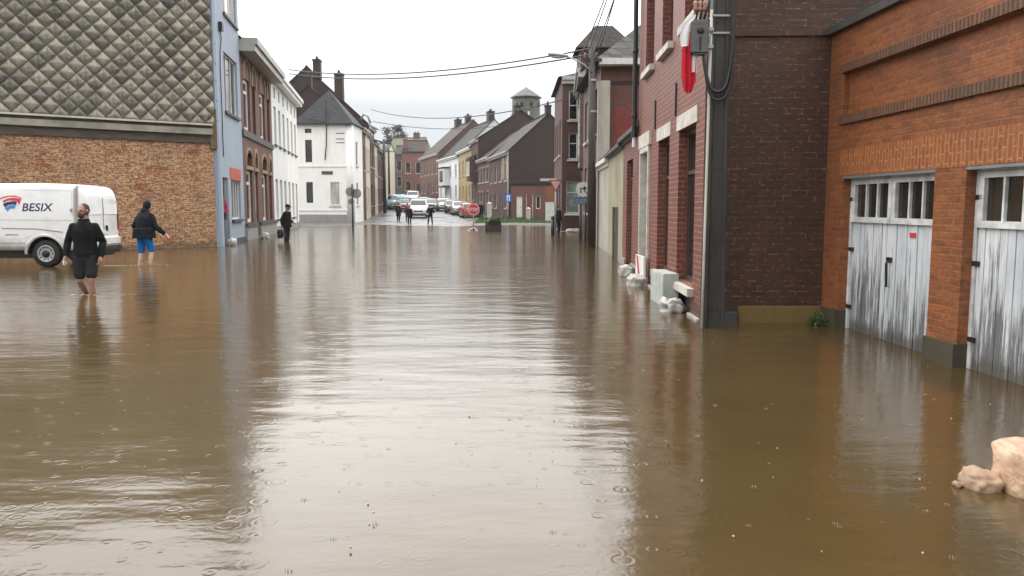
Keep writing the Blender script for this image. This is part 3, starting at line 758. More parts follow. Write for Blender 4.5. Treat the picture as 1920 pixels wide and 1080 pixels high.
    for z in (7.2,5.9,5.2,4.5,6.5): x.box(.2,.26,-.04,-.028,z,z+.06)
    x.build('wall_anchor', M['pipe'], root)
    MB().box(.42,W,-.3,-.002,11.3,11.6).build('cornice', M['frame_white'], root)
    pl = MB(); pl.box(1.99,W,-.035,-.002,-.6,.18); pl.build('plinth', M['bluestone'], root)
    return root
M['ochre_trim2'] = plain('tarnished ochre sheet', (.13,.09,.035), .5, .3, 3)
blue_house()

# --- brown brick house with arched stone trim
def brown_house():
    W = 9.3; s0 = 5.42
    dep = .18
    gw = [(.7,2.3),(5.2,6.8)]; gn = [(2.95,3.85),(7.6,8.5)]
    ops = []
    for a,b in gw: ops += [('x',a,b,.75,3.05),('x',a+.15,b-.15,3.25,3.8),('x',a,b,4.78,7.0)]
    for a,b in gn: ops += [('x',a,b,(-.3 if a < 4 else .75),3.05),('x',a+.1,b-.1,3.25,3.7),('x',a,b,4.78,7.0)]
    t = house('brown_brick_house', 'brown brick house with ochre arched window trim and a deep pale cornice', LP(s0), LP(s0+W), 8, 0, 8.45, 11.2, 'brick_brown', 'slate_dark', fr=ops, depth=dep, cornice='soffit', cdep=.65, ch=.5, over=.1, chim=[(4.5,4,11,12.2,.8,.5,'brick_brown',2)])
    mp = front(W)
    for (a,b),wd in [(x,1) for x in gw]+[(x,0) for x in gn]:
        for z0,z1 in ((.75,3.05),(4.78,7.0)):
            if a == 2.95 and z0 < 1: door(t, mp, a,b,-.3,3.05,dep,'door_brown',.5); continue
            window(t, mp, a,b,z0,z1,dep,'frame_white' if wd else 'frame_brown','glass',(.33,) if wd else (),(.75,),'bluestone' if z0 < 1 else None, fw=.16 if wd else .07)
        MB().box(a+.1,b-.1,dep-.04,dep,3.25,3.8).build('fanlight', M['glass'], t)
        cx=(a+b)/2; r=(b-a)/2
        for zz in (3.3, 7.15):
            m = MB(); n = 10; h = .62
            for i in range(n):
                t0,t1 = math.pi*i/n, math.pi*(i+1)/n
                pp = lambda th,rr: (cx+rr*math.cos(th), -.06, zz+rr/r*h*math.sin(th))
                m.prism([pp(t0,r+.02),pp(t1,r+.02),pp(t1,r+.16),pp(t0,r+.16)], (0,.058,0))
            for sx in (a-.16,b+.02): m.box(sx,sx+.14,-.06,-.002,zz-.28,zz)
            m.build('stone_arch', M['ochre_trim'], t)
        m = MB(); m.box(a-.1,b+.1,-.07,-.002,3.07,3.22); m.build('lintel', M['ochre_trim'], t)
    m = MB(); m.box(0,W,-.08,-.003,4.45,4.72); m.build('string_course', M['bluestone'], t)
    for a,b in ((0,2.9),(3.9,W)):
        pl = MB().box(a,b,-.1,-.003,-.6,.55).build('plinth', M['grey'], t)
        MB().box(a,b,-.14,-.003,.552,.72).build('plinth_cap', M['bluestone'], pl)
brown_house()

# --- pair of white houses
def white_house(s0, W, us, label, wall):
    ops = []
    for i,u in enumerate(us):
        if i == len(us)-1: ops.append(('d',u-.5,u+.5,-.3,2.95,dict(dm='door_dark',trans=.6)))
        else: ops.append(('w',u-.5,u+.5,.75,2.95,dict(fm='frame_white',sill='bluestone',trans=(.72,))))
        ops.append(('w',u-.45,u+.45,4.85,6.9,dict(fm='frame_white',sill='bluestone',trans=(.72,))))
        ops.append(('w',u-.35,u+.35,7.35,7.95,dict(fm='frame_white')))
    return house('white_house', label, LP(s0), LP(s0+W), 8, 0, 8.6, 11.0, wall, 'slate_dark', fr=ops, depth=.2, cornice='frame_white', cdep=.4, ch=.4, over=.15, plinth=('grey',.35))
white_house(14.75, 6.2, (1.3,3.2,5.1), 'white rendered terraced house beside the brown brick house', 'white2')
t = white_house(20.97, 6.2, (1.0,3.0,5.0), 'white rendered terraced house by the side street with a street corner wall', 'white')

# --- white corner house, rounded corner towards the street
t = house('white_corner_house', 'white rendered corner house with a bare front, grey plinth and slate hip roof', (-17.6,66), (-13.05,66), 4.6, 0, 8.1, 11.1, 'white', 'slate',
     fr=[('w',2.7,3.5,1.5,3.4,dict(gm='glass_curtain',sill='stone',fm='frame_white')),('w',.75,1.3,1.7,3.4,dict(fm='frame_dark')),('w',.75,1.3,5.0,6.8,dict(fm='frame_dark')),('w',.75,1.3,7.35,7.7,dict(fm='frame_dark'))],
     rt=[('w',1.6,2.5,1.5,3.4,dict(sill='stone')),('w',1.6,2.5,4.8,6.8,dict(sill='stone'))], roof_kind='hip', depth=.12, over=.2, plinth=('grey',.75))
m = MB(); m.box(2.05,2.95,-.03,-.003,4.0,4.28); m.build('name_plate', M['bluestone'], t)
for zz in (4.62,1.05): MB().box(0,4.55,-.05,-.003,zz,zz+.09).build('string_course', M['white2'], t)
m = MB()
for z in (7.3,6.85,6.55): m.box(3.3,3.95,-.03,-.003,z,z+.06)
m.build('wall_vent', M['greywall'], t)
m = MB(); m.tube([(2.55,-.12,10.0),(2.55,-.12,7.9),(2.5,-.1,6.4),(2.35,-.06,5.2)], .045, 6); m.tube([(1.1,-.1,8.5),(2.55,-.12,8.2)], .03, 5); m.build('cable_mast', M['pipe'], t)
m = MB(); m.lathe([(.36,0),(.36,8.05)], 20, (4.28,.27,0)); m.build('rounded_corner', M['white'], t, True)
m = MB(); m.box(-.2,4.8,-.3,-.19,7.98,8.1); m.build('gutter', M['pipe'], t)

# --- tall dark gabled house behind the corner, then the row up the street
def row(name, label, pts, eave, ridge, D, wall, roof, base, wn, fm='frame_white', gable=None, chim=(), group=None, hi=None, dm='door_dark', lin=None, **kw):
    """a street-front house with wn bays, two storeys of windows"""
    A, B = pts; W = math.dist(A,B); ops = []; h = eave-base
    for i in range(wn):
        u = W*(i+.5)/wn; hw = min(.55, W/wn*.32)
        if i == wn//2: ops.append(('d',u-hw*.9,u+hw*.9,base-.2,base+h*.36,dict(dm=dm)))
        else: ops.append(('w',u-hw,u+hw,base+h*.13,base+h*.37,dict(fm=fm,sill='stone',trans=(.7,),lintel=lin)))
        ops.append(('w',u-hw,u+hw,base+h*.56,base+h*.82,dict(fm=fm,sill='stone',trans=(.7,),lintel=lin)))
    kw.setdefault('group', 'terraced houses along the far street')
    return house(name, label, A, B, D, base, eave, ridge, wall, roof, fr=ops, gable=gable, chim=chim, cornice=kw.pop('cornice','soffit'), cdep=.25, ch=.3, depth=.15, **kw)
t = row('terraced_house', 'narrow brown brick terraced house right against the white corner house', ((-13.1,70.65),(-13.45,74.4)), 8.2, 11.6, 9, 'brick_brown', 'slate_brown', .1, 1, gable='brick_dark', chim=[(.5,4.5,11.0,12.6,.9,.6,'brick_dark',2)])
row('terraced_house', 'pale cream terraced house with a brown roof near the white corner house', ((-13.46,74.42),(-14.15,80.6)), 8.4, 11.7, 9, 'cream', 'slate_brown', .2, 3, skylight=[(3,.45,.62,.8)], gable='brick_dark')
t = row('terraced_house', 'tall dark gabled house with two chimneys rising behind the white corner house', ((-14.17,80.62),(-14.7,86.5)), 9.4, 14.9, 12, 'brick_plum', 'slate_brown', .3, 3, gable='brick_dark', chim=[(.5,5.0,13.9,15.6,1.2,.7,'brick_dark',2),(.5,2.9,11.8,14.3,1.4,.8,'brick_dark',2)], cornice='frame_white')
row('terraced_house', 'cream rendered terraced house up the left side of the street', ((-14.72,86.52),(-15.15,91)), 8.3, 11, 9, 'cream', 'slate_dark', .4, 3, chim=[(3,4.5,10.6,12,.8,.5,'brick_dark',2)])
row('terraced_house', 'brown brick terraced house with pale door beyond the cream house', ((-15.17,91.02),(-15.65,96.8)), 8.0, 10.6, 9, 'brick_brown', 'slate_dark', .7, 3)
row('terraced_house', 'dark brick terraced house behind the tall black utility pole', ((-15.67,96.82),(-16.25,102.5)), 7.6, 10.2, 9, 'brick_dark', 'slate_dark', 1.0, 2)
row('terraced_house', 'white terraced house beyond the black utility pole', ((-16.12,102.52),(-18.3,116)), 9.3, 10.6, 9, 'white2', 'slate', 1.4, 4, cornice='frame_white')
row('terraced_house', 'pale cream terraced house furthest up the left side', ((-18.32,116.02),(-21.4,133)), 9.7, 10.8, 9, 'cream', 'slate', 2.1, 4)

# ============================================================ FAR RIGHT ROW, from the dark gable up the hill
P0, P1, P1b, P2 = (-.3,72), (-2.35,84), (-3.86,92), (-4.9,97.5)
P3, P4, P5 = (-7.2,108.5), (-11.1,122), (-15.6,137)
t = row('gabled_house', 'brown brick house with a broad dark blank gable and cream shutters', (P1,P0), 6.3, 9.6, 7.3, 'brick_plum', 'slate_brown', .5, 4, gable='brick_dark', chim=[(11.7,3.65,9.3,10.3,.5,.5,'brick_dark',1)])
for x in (10.9,11.6,8.6,9.6): MB().box(x,x+.25,-.05,-.003,3.9,5.9).build('shutter', M['cream'], t)
m = MB(); m.box(12.0,12.17,-.09,-.004,-.2,6.2); m.build('drainpipe', M['soffit'], t)
row('terraced_house', 'brown brick house with arched doorway left of the dark gabled house', (P1b,P1), 6.5, 9.4, 7.3, 'brick_plum', 'slate_brown', .8, 4, gable='brick_dark', lin='ochre_trim')
t = row('terraced_house', 'tall brown house with a steep dark gable and a purple brown oriel window', (P2,P1b), 9.0, 12.2, 10, 'brick_plum', 'slate_dark', 1.0, 2, gable='brick_dark', chim=[(3,5,11.8,13,1.0,.7,'brick_dark',2)])
m = MB(); m.box(1.6,4.4,-.8,-.01,4.3,6.9); om = m.build('oriel', M['brick_plum'], t)
for u0 in (1.8,3.1): window(om, lambda u,d,z: (u,-.8+d,z), u0,u0+1.1,4.9,6.5,0,'frame_white','glass_white',name='oriel_window')
MB().prism([(1.5,-.9,6.9),(4.5,-.9,6.9),(4.5,-.01,7.2),(1.5,-.01,7.2)],(0,0,.15)).build('oriel_roof', M['zinc'], om)
row('terraced_house', 'mustard yellow terraced house with white cornice', (P3,P2), 8.5, 11.4, 9, 'yellow', 'slate_dark', 1.3, 4, cornice='frame_white')
t = row('terraced_house', 'white terraced house with a small oriel window above the door', (P4,P3), 8.2, 13.0, 10, 'white2', 'slate_dark', 1.9, 4, chim=[(12,5,12.4,14.2,1.4,.8,'brick_dark',2)], cornice='frame_white')
m = MB(); m.box(5.2,8.2,-.9,-.01,4.3,6.7); om = m.build('oriel', M['white2'], t)
window(om, lambda u,d,z: (u,-.9+d,z), 5.6,7.8,4.8,6.4,0,'frame_dark','glass',(.5,),name='oriel_window')
MB().box(5.1,8.3,-1.0,-.01,6.702,6.9).build('oriel_roof', M['slate'], om); MB().box(5.1,8.3,-1.0,-.01,4.05,4.297).build('oriel_base', M['bluestone'], om)
row('terraced_house', 'red brown brick terraced house next to the white house with the oriel', (P5,P4), 9.3, 14.3, 11, 'brick_brown', 'slate_brown', 2.6, 5, chim=[(5,5.5,13.6,15.4,1.6,.9,'brick_dark',2),(12,5.5,13.6,15.3,1.2,.8,'brick_dark',2)], fm='frame_white')
house('pink_brick_house', 'pink red brick house facing down the street at the far bend', (-20.4,150), (-16.2,150), 8, 3.0, 11.4, 13.6, 'brick_pink', 'slate_brown', fr=[('w',.6,1.6,4.2,6,dict(sill='stone')),('d',2.5,3.5,3,5.6),('w',.6,1.6,7.4,9.4,dict(sill='stone')),('w',2.5,3.5,7.4,9.4,dict(sill='stone'))], chim=[(.6,1,12,13.6,.9,.7,'brick_pink',1)])
house('grey_house', 'dark grey rendered house left of the pink brick house', (-22.6,155), (-20.5,155), 8, 3.2, 11.2, 13, 'greywall', 'slate', fr=[('w',.5,1.4,5,7),('w',.5,1.4,8,10)])
house('lichen_house', 'house with a lichen green roof on the hill at the street end', (-26.5,168), (-19.5,166), 10, 4, 11.5, 15.6, 'greengrey', 'lichen_roof', fr=[('w',1,2,5.2,7.2),('w',4,5,5.2,7.2),('w',1,2,8.5,10.5),('w',4,5,8.5,10.5)], chim=[(5.2,5,15,16.6,1.2,.8,'brick_brown',2)]) if M.setdefault('lichen_roof', tiles('lichen green tiles', (.19,.19,.115), (.14,.14,.09))) else None
house('cream_house', 'pale cream house end at the far left of the street', (-23.9,140), (-21.45,140), 8, 2.6, 11.0, 12.2, 'cream', 'slate', fr=[('w',.5,1.3,4,6),('w',.5,1.3,7.4,9.4)])

# --- brick annex and walls at the foot of the dark gable
t = house('garden_annex', 'low red brick annex at the foot of the dark gable', (-.1,70.6), (5.2,70.6), 1.2, .5, 3.25, 3.4, 'brick_brown', 'slate_dark', fr=[('d',.5,1.0,.4,2.3,dict(dm='frame_white')),('d',1.35,1.95,.4,2.5,dict(dm='door_brown')),('w',2.2,2.6,1.2,2.3)], roof_kind='flat', cat='annex')
m = MB(); m.box(3.1,5.2,-.02,-.003,.2,3.2); m.build('brick_infill', M['brick_orange'], t)

# --- round tower behind the roofs
t = empty('mill_tower', (1.9,110,0), 0, 'round grey green stone tower with a low pointed roof above the houses', 'tower')
m = MB(); m.lathe([(2.25,.8),(1.85,15.9)], 20); m.build('wall', M['tower'], t, True)
m = MB(); m.lathe([(2.08,15.85),(2.12,15.98),(1.0,16.75),(.12,17.25),(.03,17.4)], 8); m.build('roof', M['zinc'], t)
m = MB(); m.box(.2,.45,-2.06,-1.7,13.4,13.9); m.build('window', M['frame_white'], t)
m = MB()
for a in (-1.9,-1.2,-.5): m.box(math.cos(a)*1.9-.15, math.cos(a)*1.9+.15, math.sin(a)*1.9-.15, math.sin(a)*1.9+.15, 14.6,15.2)
m.build('window', M['glass'], t)
# ============================================================ text and blobs
def text_mesh(body, size):
    cu = bpy.data.curves.new('t', 'FONT'); cu.body = body; cu.size = size; cu.align_x = 'LEFT'; cu.resolution_u = 3; cu.offset = .012*size
    o = bpy.data.objects.new('t', cu); COL.objects.link(o)
    me = bpy.data.meshes.new_from_object(o.evaluated_get(bpy.context.evaluated_depsgraph_get()))
    vs = [tuple(v.co) for v in me.vertices]; fs = [tuple(p.vertices) for p in me.polygons]
    bpy.data.objects.remove(o); bpy.data.meshes.remove(me); bpy.data.curves.remove(cu)
    return vs, fs
from mathutils import noise as mnoise
def blob(name, m, parent, c, r, seed=0, amp=.22, freq=2.2, rot=0, sub=4, flat=None, loc=None):
    bm = bmesh.new(); bmesh.ops.create_icosphere(bm, subdivisions=sub, radius=1)
    for v in bm.verts:
        p = v.co.copy(); q = p*freq+Vector((seed*7.1, seed*3.3, seed*1.7))
        d = 1+amp*mnoise.noise(q)+amp*.6*abs(mnoise.noise(q*2.7))
        # squarish pillow section
        s = Vector([math.copysign(abs(x)**.75, x) for x in p]); p = s*d
        p = Vector((p.x*r[0], p.y*r[1], p.z*r[2])); p.rotate(Matrix.Rotation(rot, 3, 'Z'))
        v.co = p+Vector(c)
    me = bpy.data.meshes.new(name); bm.to_mesh(me); bm.free(); me.materials.append(m)
    for p in me.polygons: p.use_smooth = True
    o = bpy.data.objects.new(name, me); COL.objects.link(o)
    if parent: o.parent = parent
    if loc: o.location = loc
    return o

# ============================================================ VAN
def van():
    L, HW = 5.2, .95; ax = -1.0
    root = empty('delivery_van', (-10.42, 20.46, -.01), R(3), 'white panel van with a red and blue emblem parked in the flood', 'van')
    top = [(-5.2,.75),(-5.12,.98),(-4.75,1.12),(-4.45,1.22),(-3.95,1.72),(-3.6,1.93),(-3.1,2.0),(-2,2.04),(-1,2.04),(-.45,2.02),(-.2,1.985),(-.09,1.92),(-.03,1.82),(0,1.68)]
    def zt(x):
        for (a,za),(b,zb) in zip(top,top[1:]):
            if x <= b: return za+(zb-za)*(x-a)/(b-a)
        return top[-1][1]
    def zb(x):
        z = .42
        for c in (ax,-4.15):
            d = abs(x-c)
            if d < .43: z = max(z, .33+math.sqrt(.43**2-d*d))
        return z
    def wd(x, z):
        w_ = HW - .075*max(0,(z-1.12)/.9)**1.6 - .03*max(0,(.6-z)/.2)
        if x > -.22: w_ -= .10*((x+.22)/.22)**2
        if x < -4.6: w_ -= .22*((-4.6-x)/.6)**2
        return w_
    xs = sorted(set([-5.2+.2*i for i in range(27)]+[round(c+d*.43/8,4) for c in (ax,-4.15) for d in range(-8,9)]+[-.3,-.2,-.14,-.09,-.05,-.02,0,-3.7,-4.5]))
    xs = [x for x in xs if x <= 0]
    def ring(x):
        b, t = zb(x), zt(x); n = 12; pts = []
        r = .11
        zs = [b+(t-r-b)*i/n for i in range(n+1)]
        side = [(wd(x,z), z) for z in zs]
        for k in range(1,5):
            a = k/4*math.pi/2; side.append((wd(x,t-r)-r*1.15*(1-math.cos(a)), t-r+r*math.sin(a)))
        side.append(((wd(x,t))*.4, t+.012))
        return [(x,-w_,z) for w_,z in side]+[(x,w_,z) for w_,z in side[::-1]]
    b = MB(); b.loft([ring(x) for x in xs]); body = b.build('body', M['car_white'], root, True)
    S = lambda x, z, o=.006: (x, -wd(x,z)-o, z)
    # dark underside, arch linings
    u = MB(); u.box(-5.0,-.1,-.78,.78,.22,.5); u.box(-.5,.02,-.84,.84,.28,.44); u.build('underbody', M['black'], root)
    bp = MB(); bp.box(-.32,.075,-.90,.90,.34,.47); soft(bp.build('bumper', M['black'], root), .03)
    bw = MB(); bw.box(-.18,.055,-.885,.885,.472,.74); soft(bw.build('bumper', M['car_white'], root), .05, 3)
    for sy in (-1, 1):
        for cx in (ax,-4.15):
            y = sy*.80; t = MB()
            t.lathe([(.19,-.1),(.3,-.11),(.335,-.07),(.34,0),(.335,.07),(.3,.11),(.19,.1)], 28, (cx,y,.335), 'y', lambda a,b_,c: (a,b_,c))
            wh = t.build('wheel', M['rubber'], root, True)
            r = MB(); s = sy
            r.lathe([(.21,.105*s*-1),(.205,.118*s*-1),(.185,.112*s*-1),(.17,.104*s*-1),(.09,.108*s*-1),(.05,.112*s*-1),(.02,.113*s*-1)], 24, (cx,y,.335), 'y'); rim = r.build('rim', M['rim'], wh, True)
            hc = MB(); hc.lathe([(.095,.106*-s),(.09,.122*-s),(.03,.13*-s)], 16, (cx,y,.335), 'y'); hc.build('hub_cap', M['black'], rim, True)
            for k in range(10):
                a = 2*math.pi*k/10; hb = MB(); hb.ball((cx+.155*math.cos(a), y+sy*.105, .335+.155*math.sin(a)), (.018,.01,.018), 5)
                if sy < 0: hb.build('vent_hole', M['black'], rim)
            # lining
            li = MB(); n = 16
            ringa = [(cx+.425*math.cos(math.pi*i/n), sy*.55, .33+.425*math.sin(math.pi*i/n)) for i in range(n+1)]
            ringb = [(p[0], sy*.90, p[2]) for p in ringa]
            for i in range(n): li.quad(ringa[i],ringa[i+1],ringb[i+1],ringb[i])
            li.poly(ringa); li.build('arch_lining', M['rubber'], root)
    # arch lip
    al = MB(); n = 20
    for i in range(n):
        a0,a1 = math.pi*i/n, math.pi*(i+1)/n
        f = lambda a,rr,o: S(ax+rr*math.cos(a), .33+rr*math.sin(a), o)
        al.quad(f(a0,.43,.004),f(a1,.43,.004),f(a1,.47,.012),f(a0,.47,.012)); al.quad(f(a0,.47,.012),f(a1,.47,.012),f(a1,.50,.002),f(a0,.50,.002))
    al.build('wheel_arch', M['car_white'], root, True)
    # seams, rail, crease, side recess
    def line(pts, wdt, mname, pname, o=.004):
        m = MB()
        for (x0,z0),(x1,z1) in zip(pts,pts[1:]):
            n = 8
            for i in range(n):
                a = (x0+(x1-x0)*i/n, z0+(z1-z0)*i/n); b_ = (x0+(x1-x0)*(i+1)/n, z0+(z1-z0)*(i+1)/n)
                dx,dz = x1-x0, z1-z0; l = math.hypot(dx,dz); nx,nz = -dz/l*wdt/2, dx/l*wdt/2
                m.quad(S(a[0]-nx,a[1]-nz,o),S(b_[0]-nx,b_[1]-nz,o),S(b_[0]+nx,b_[1]+nz,o),S(a[0]+nx,a[1]+nz,o))
        return m.build(pname, M[mname], root)
    line([(-.26,1.9),(-.25,1.2),(-.27,.78)], .012, 'sign_back', 'seam')
    line([(-3.0,.5),(-2.98,1.2),(-3.02,1.88)], .010, 'sign_back', 'seam')
    line([(-1.98,.955),(-1.2,.94),(-.55,.86)], .028, 'sign_back', 'slide_rail')
    line([(-3.3,1.17),(-.3,1.15)], .014, 'lamp_clear', 'crease')
    line([(-1.9,.80),(-1.6,.80)], .03, 'sign_back', 'side_marker')
    line([(-3.5,.60),(-1.45,.60)], .014, 'sign_back', 'crease')
    line([(-1.5,1.88),(-.32,1.86),(-.3,1.25)], .012, 'lamp_clear', 'panel_crease')
    hd = MB(); hd.box(-.34,-.30,-HW-.02,-HW+.05,1.36,1.43); hd.build('lock', M['steel'], root)
    # rear doors
    E = lambda y, z, o=.012: (o, y, z)
    for y0 in (-.8, .03):
        m = MB(); m.poly([E(y0,1.28),E(y0+.77,1.28),E(y0+.74,1.75,-.01),E(y0+.05,1.75,-.01)]); m.build('rear_panel', M['car_white'], root)
    m = MB(); m.box(-.02,.016,-.006,.006,.74,1.70); m.build('seam', M['sign_back'], root)
    m = MB(); m.box(.0,.04,.10,.19,.86,1.0); soft(m.build('handle', M['black'], root), .01)
    for s in (-1,1):
        m = MB(); m.box(-.10,.022,s*.80 if s>0 else -.875,.875 if s>0 else -.80,.86,1.34); soft(m.build('tail_light', M['lamp_red'], root), .02)
    m = MB(); m.box(.002,.02,-.26,.26,.78,.89); m.build('number_plate', M['sign_white'], root)
    # side emblem and name, printed on the panel
    zp = lambda a, b_: ((a/4.696-149)/77-.03, 1.5+(385-(330+b_/4.696))/77+.0)
    def print_poly(pts, mat_, nm):
        m = MB(); P_ = [zp(*p) for p in pts]
        n = len(P_)//2
        for i in range(n-1):
            a,b_,c,d = P_[i],P_[i+1],P_[len(P_)-2-i],P_[len(P_)-1-i]
            m.quad(S(*d),S(*c),S(*b_),S(*a))
        m.build(nm, M[mat_], root)
    print_poly([(-20,196),(20,180),(70,170),(120,170),(178,190),(150,192),(118,183),(70,180),(25,192),(-15,208)][:5]+[(176,194),(120,181),(70,178),(22,190),(-18,206)], 'print_red', 'emblem')
    print_poly([(12,214),(50,196),(100,188),(170,196),(152,250),(130,216),(60,212),(20,232)], 'print_red', 'emblem')
    print_poly([(14,240),(60,224),(100,219),(132,220),(126,252),(96,246),(64,250),(28,274)], 'navy', 'emblem')
    print_poly([(28,278),(70,256),(100,252),(122,256),(112,282),(88,280),(66,290),(52,310)], 'print_blue', 'emblem')
    vs_, fs_ = text_mesh('BESIX', .36)
    mxx = max(p[0] for p in vs_); mnx = min(p[0] for p in vs_); mxz = max(p[1] for p in vs_)
    x0,z0 = zp(175,304); x1,z1 = zp(428,236); m = MB()
    m.add([S(x0+(p[0]-mnx)/(mxx-mnx)*(x1-x0)+(p[1]/mxz)*.035, z0+p[1]/mxz*(z1-z0)) for p in vs_], fs_); m.build('lettering', M['navy'], root)
    # cab side glass (towards the front)
    m = MB(); m.poly([S(-4.25,1.25,.01),S(-3.15,1.2,.01),S(-3.2,1.8,.01),S(-3.75,1.8,.01)]); m.build('side_window', M['glass'], root)
    return root
van()

# ============================================================ PEOPLE
def remesh(mb, voxel, smooth=3):
    me = bpy.data.meshes.new('tmp'); me.from_pydata(mb.v, [], mb.f)
    bm = bmesh.new(); bm.from_mesh(me); bmesh.ops.recalc_face_normals(bm, faces=bm.faces); bm.to_mesh(me); bm.free()
    o = bpy.data.objects.new('tmp', me); COL.objects.link(o)
    r = o.modifiers.new('r', 'REMESH'); r.mode = 'VOXEL'; r.voxel_size = voxel; r.use_smooth_shade = True
    s = o.modifiers.new('s', 'SMOOTH'); s.iterations = smooth; s.factor = .5
    out = bpy.data.meshes.new_from_object(o.evaluated_get(bpy.context.evaluated_depsgraph_get()))
    bpy.data.objects.remove(o); bpy.data.meshes.remove(me)
    return out
def link_mesh(me, name, m, parent):
    me.name = name; me.materials.clear(); me.materials.append(m)
    for p in me.polygons: p.use_smooth = True
    o = bpy.data.objects.new(name, me); COL.objects.link(o); o.parent = parent; return o
def V(*a): return Vector(a)
def person(label, loc, rz, H=1.78, girth=1.0, belly=0, lean=0, twist=0, head=0, nod=0, arms=None, legs=None, top='knit_black', topname='sweater', bottom='shorts_grey', bname='shorts', cover=.5, skin='skin', hair='hair', beard=False, hat=None, shoes=None, voxel=.012, hood=False, coat=0, loose=.02, group=None):
    k = H/1.78
    root = empty('person', loc, rz, label, 'person', group); root.scale = (k,k,k)
    arms = arms or {}; legs = legs or {}
    # joints; local -y is the way the person faces, +x is the person's left
    sh = {'L': V(.163*girth**.5,0,1.395), 'R': V(-.163*girth**.5,0,1.395)}
    el = {'L': V(.245,.03,1.13), 'R': V(-.245,.03,1.13)}; wr = {'L': V(.25,-.03,.88), 'R': V(-.25,-.03,.88)}
    hp = {'L': V(.09,0,.90), 'R': V(-.09,0,.90)}; kn = {'L': V(.10,-.02,.49), 'R': V(-.10,-.02,.49)}; an = {'L': V(.10,.03,.09), 'R': V(-.10,.03,.09)}
    for s in 'LR':
        if s in arms: el[s], wr[s] = V(*arms[s][0]), V(*arms[s][1])
        if s in legs: kn[s], an[s] = V(*legs[s][0]), V(*legs[s][1])
    ly = lambda z: -lean*max(0, z-.95)
    off = lambda p: V(p.x, p.y+ly(p.z), p.z)
    for s in 'LR': sh[s] = off(sh[s])
    T = [(.82,.11,.095),(.88,.155,.115),(.95,.165,.118),(1.03,.152,.105),(1.12,.150,.102),(1.22,.165,.110),(1.32,.172,.112),(1.38,.155,.10),(1.43,.108,.085),(1.475,.072,.070),(1.53,.064,.064),(1.58,.056,.058)]
    def torso(mb, z0, z1, inf, n=20):
        rings = []
        for z,rx,ry in T:
            if z < z0-.001 or z > z1+.001: continue
            g = girth if z < 1.45 else 1; by = belly*math.exp(-((z-1.08)/.16)**2)
            rings.append([V((rx*g+inf)*math.cos(2*math.pi*i/n), ly(z)-by*.6+(ry*g+inf+by)*math.sin(2*math.pi*i/n), z) for i in range(n)])
        mb.loft(rings)
    def arm(mb, s, inf, to=1.0):
        a,b,c = sh[s],el[s],wr[s]; m1=a.lerp(b,.5); m2=b.lerp(c,.45)
        mb.tube([V(a.x*.62,a.y,a.z+.005),a,m1,b,m2,b.lerp(c,to)], [.050+inf*.7,.054+inf*.8,.049+inf,.042+inf,.041+inf,.029+inf*.9], 12)
        mb.ball(a,.054+inf*.8,10); mb.ball(b,.043+inf,8)
    def leg(mb, s, inf, f0=0, f1=1.0):
        a,b,c = hp[s],kn[s],an[s]; P=[]; r=[]
        prof = [(0,.092),(.25,.085),(.5,.072),(.85,.058),(1,.055),(1.2,.053),(1.45,.056),(1.75,.042),(2,.036)]
        for t,q in prof:
            if t/2 <= f1+.001: P.append(a.lerp(b,t) if t<=1 else b.lerp(c,t-1)); r.append(q+inf*(1 if t<1.2 else .8))
        mb.tube(P, r, 14); mb.ball(b if f1>=.5 else P[-1],.052+inf*.5,8)
    B = MB(); torso(B,.82,1.6,0)
    for s in 'LR':
        arm(B,s,0); leg(B,s,0)
        a = an[s]; d = V(.02 if s=='L' else -.02,-1,0).normalized()
        B.tube([a+V(0,.045,-.05),a+V(0,.0,-.035),a+d*.10+V(0,0,-.055),a+d*.17+V(0,0,-.068),a+d*.20+V(0,0,-.072)],[.03,.04,.038,.036,.022],10)
        # hand: palm, four fingers of their own length, a thumb from the side of the palm
        w_ = wr[s]; fd = (w_-el[s]).normalized(); sx = 1 if s=='L' else -1
        side = V(0,-1,0); side = (side-fd*side.dot(fd)).normalized(); nrm = fd.cross(side)*sx
        inw = -nrm if (-nrm).x*sx < 0 else nrm
        B.tube([w_,w_+fd*.03,w_+fd*.085],[(.026,.026),(.034,.02),(.038,.016)],10); B.ball(w_+fd*.055,.03,8)
        for i,(o_,ln) in enumerate(((.030,.068),(.010,.078),(-.010,.072),(-.029,.056))):
            b0 = w_+fd*.082+side*o_; b1 = b0+fd*ln*.5+inw*.010; b2 = b1+(fd*.6+inw*.8).normalized()*ln*.5
            B.tube([b0-fd*.015,b0,b1,b2],[.0095,.0095,.0088,.0075],8)
        t0 = w_+fd*.03+side*.028; B.tube([t0-side*.01,t0+side*.018+fd*.022,t0+side*.022+fd*.052+inw*.012],[.013,.011,.009],8)
    # head
    hc = V(0, ly(1.6), 1.565); Rm = Matrix.Rotation(head,3,'Z') @ Matrix.Rotation(nod,3,'X')
    hp_ = lambda p: hc + Rm @ V(*p)
    def hball(mb, c, r, n=12):
        t = MB(); t.ball((0,0,0), r, n); mb.add([hp_((c[0]+v[0],c[1]+v[1],c[2]+v[2])) for v in t.v], t.f)
    hball(B,(0,.012,.115),(.076,.096,.098),14); hball(B,(0,-.03,.055),(.060,.066,.072)); hball(B,(0,-.052,.018),(.038,.04,.036)); hball(B,(0,-.05,.10),(.06,.045,.05))
    B.tube([hp_((0,-.088,.115)),hp_((0,-.108,.085)),hp_((0,-.112,.072)),hp_((0,-.09,.066))],[.009,.012,.015,.012],8)
    for sx in (-1,1): hball(B,(sx*.078,.012,.085),(.012,.022,.032),8); hball(B,(sx*.03,-.083,.122),(.026,.014,.010),8)
    hball(B,(0,-.088,.034),(.024,.012,.007),8); hball(B,(0,-.086,.024),(.02,.012,.007),8)
    body = link_mesh(remesh(B, min(voxel,.008) if voxel < .013 else voxel, 2), 'body', M[skin], root)
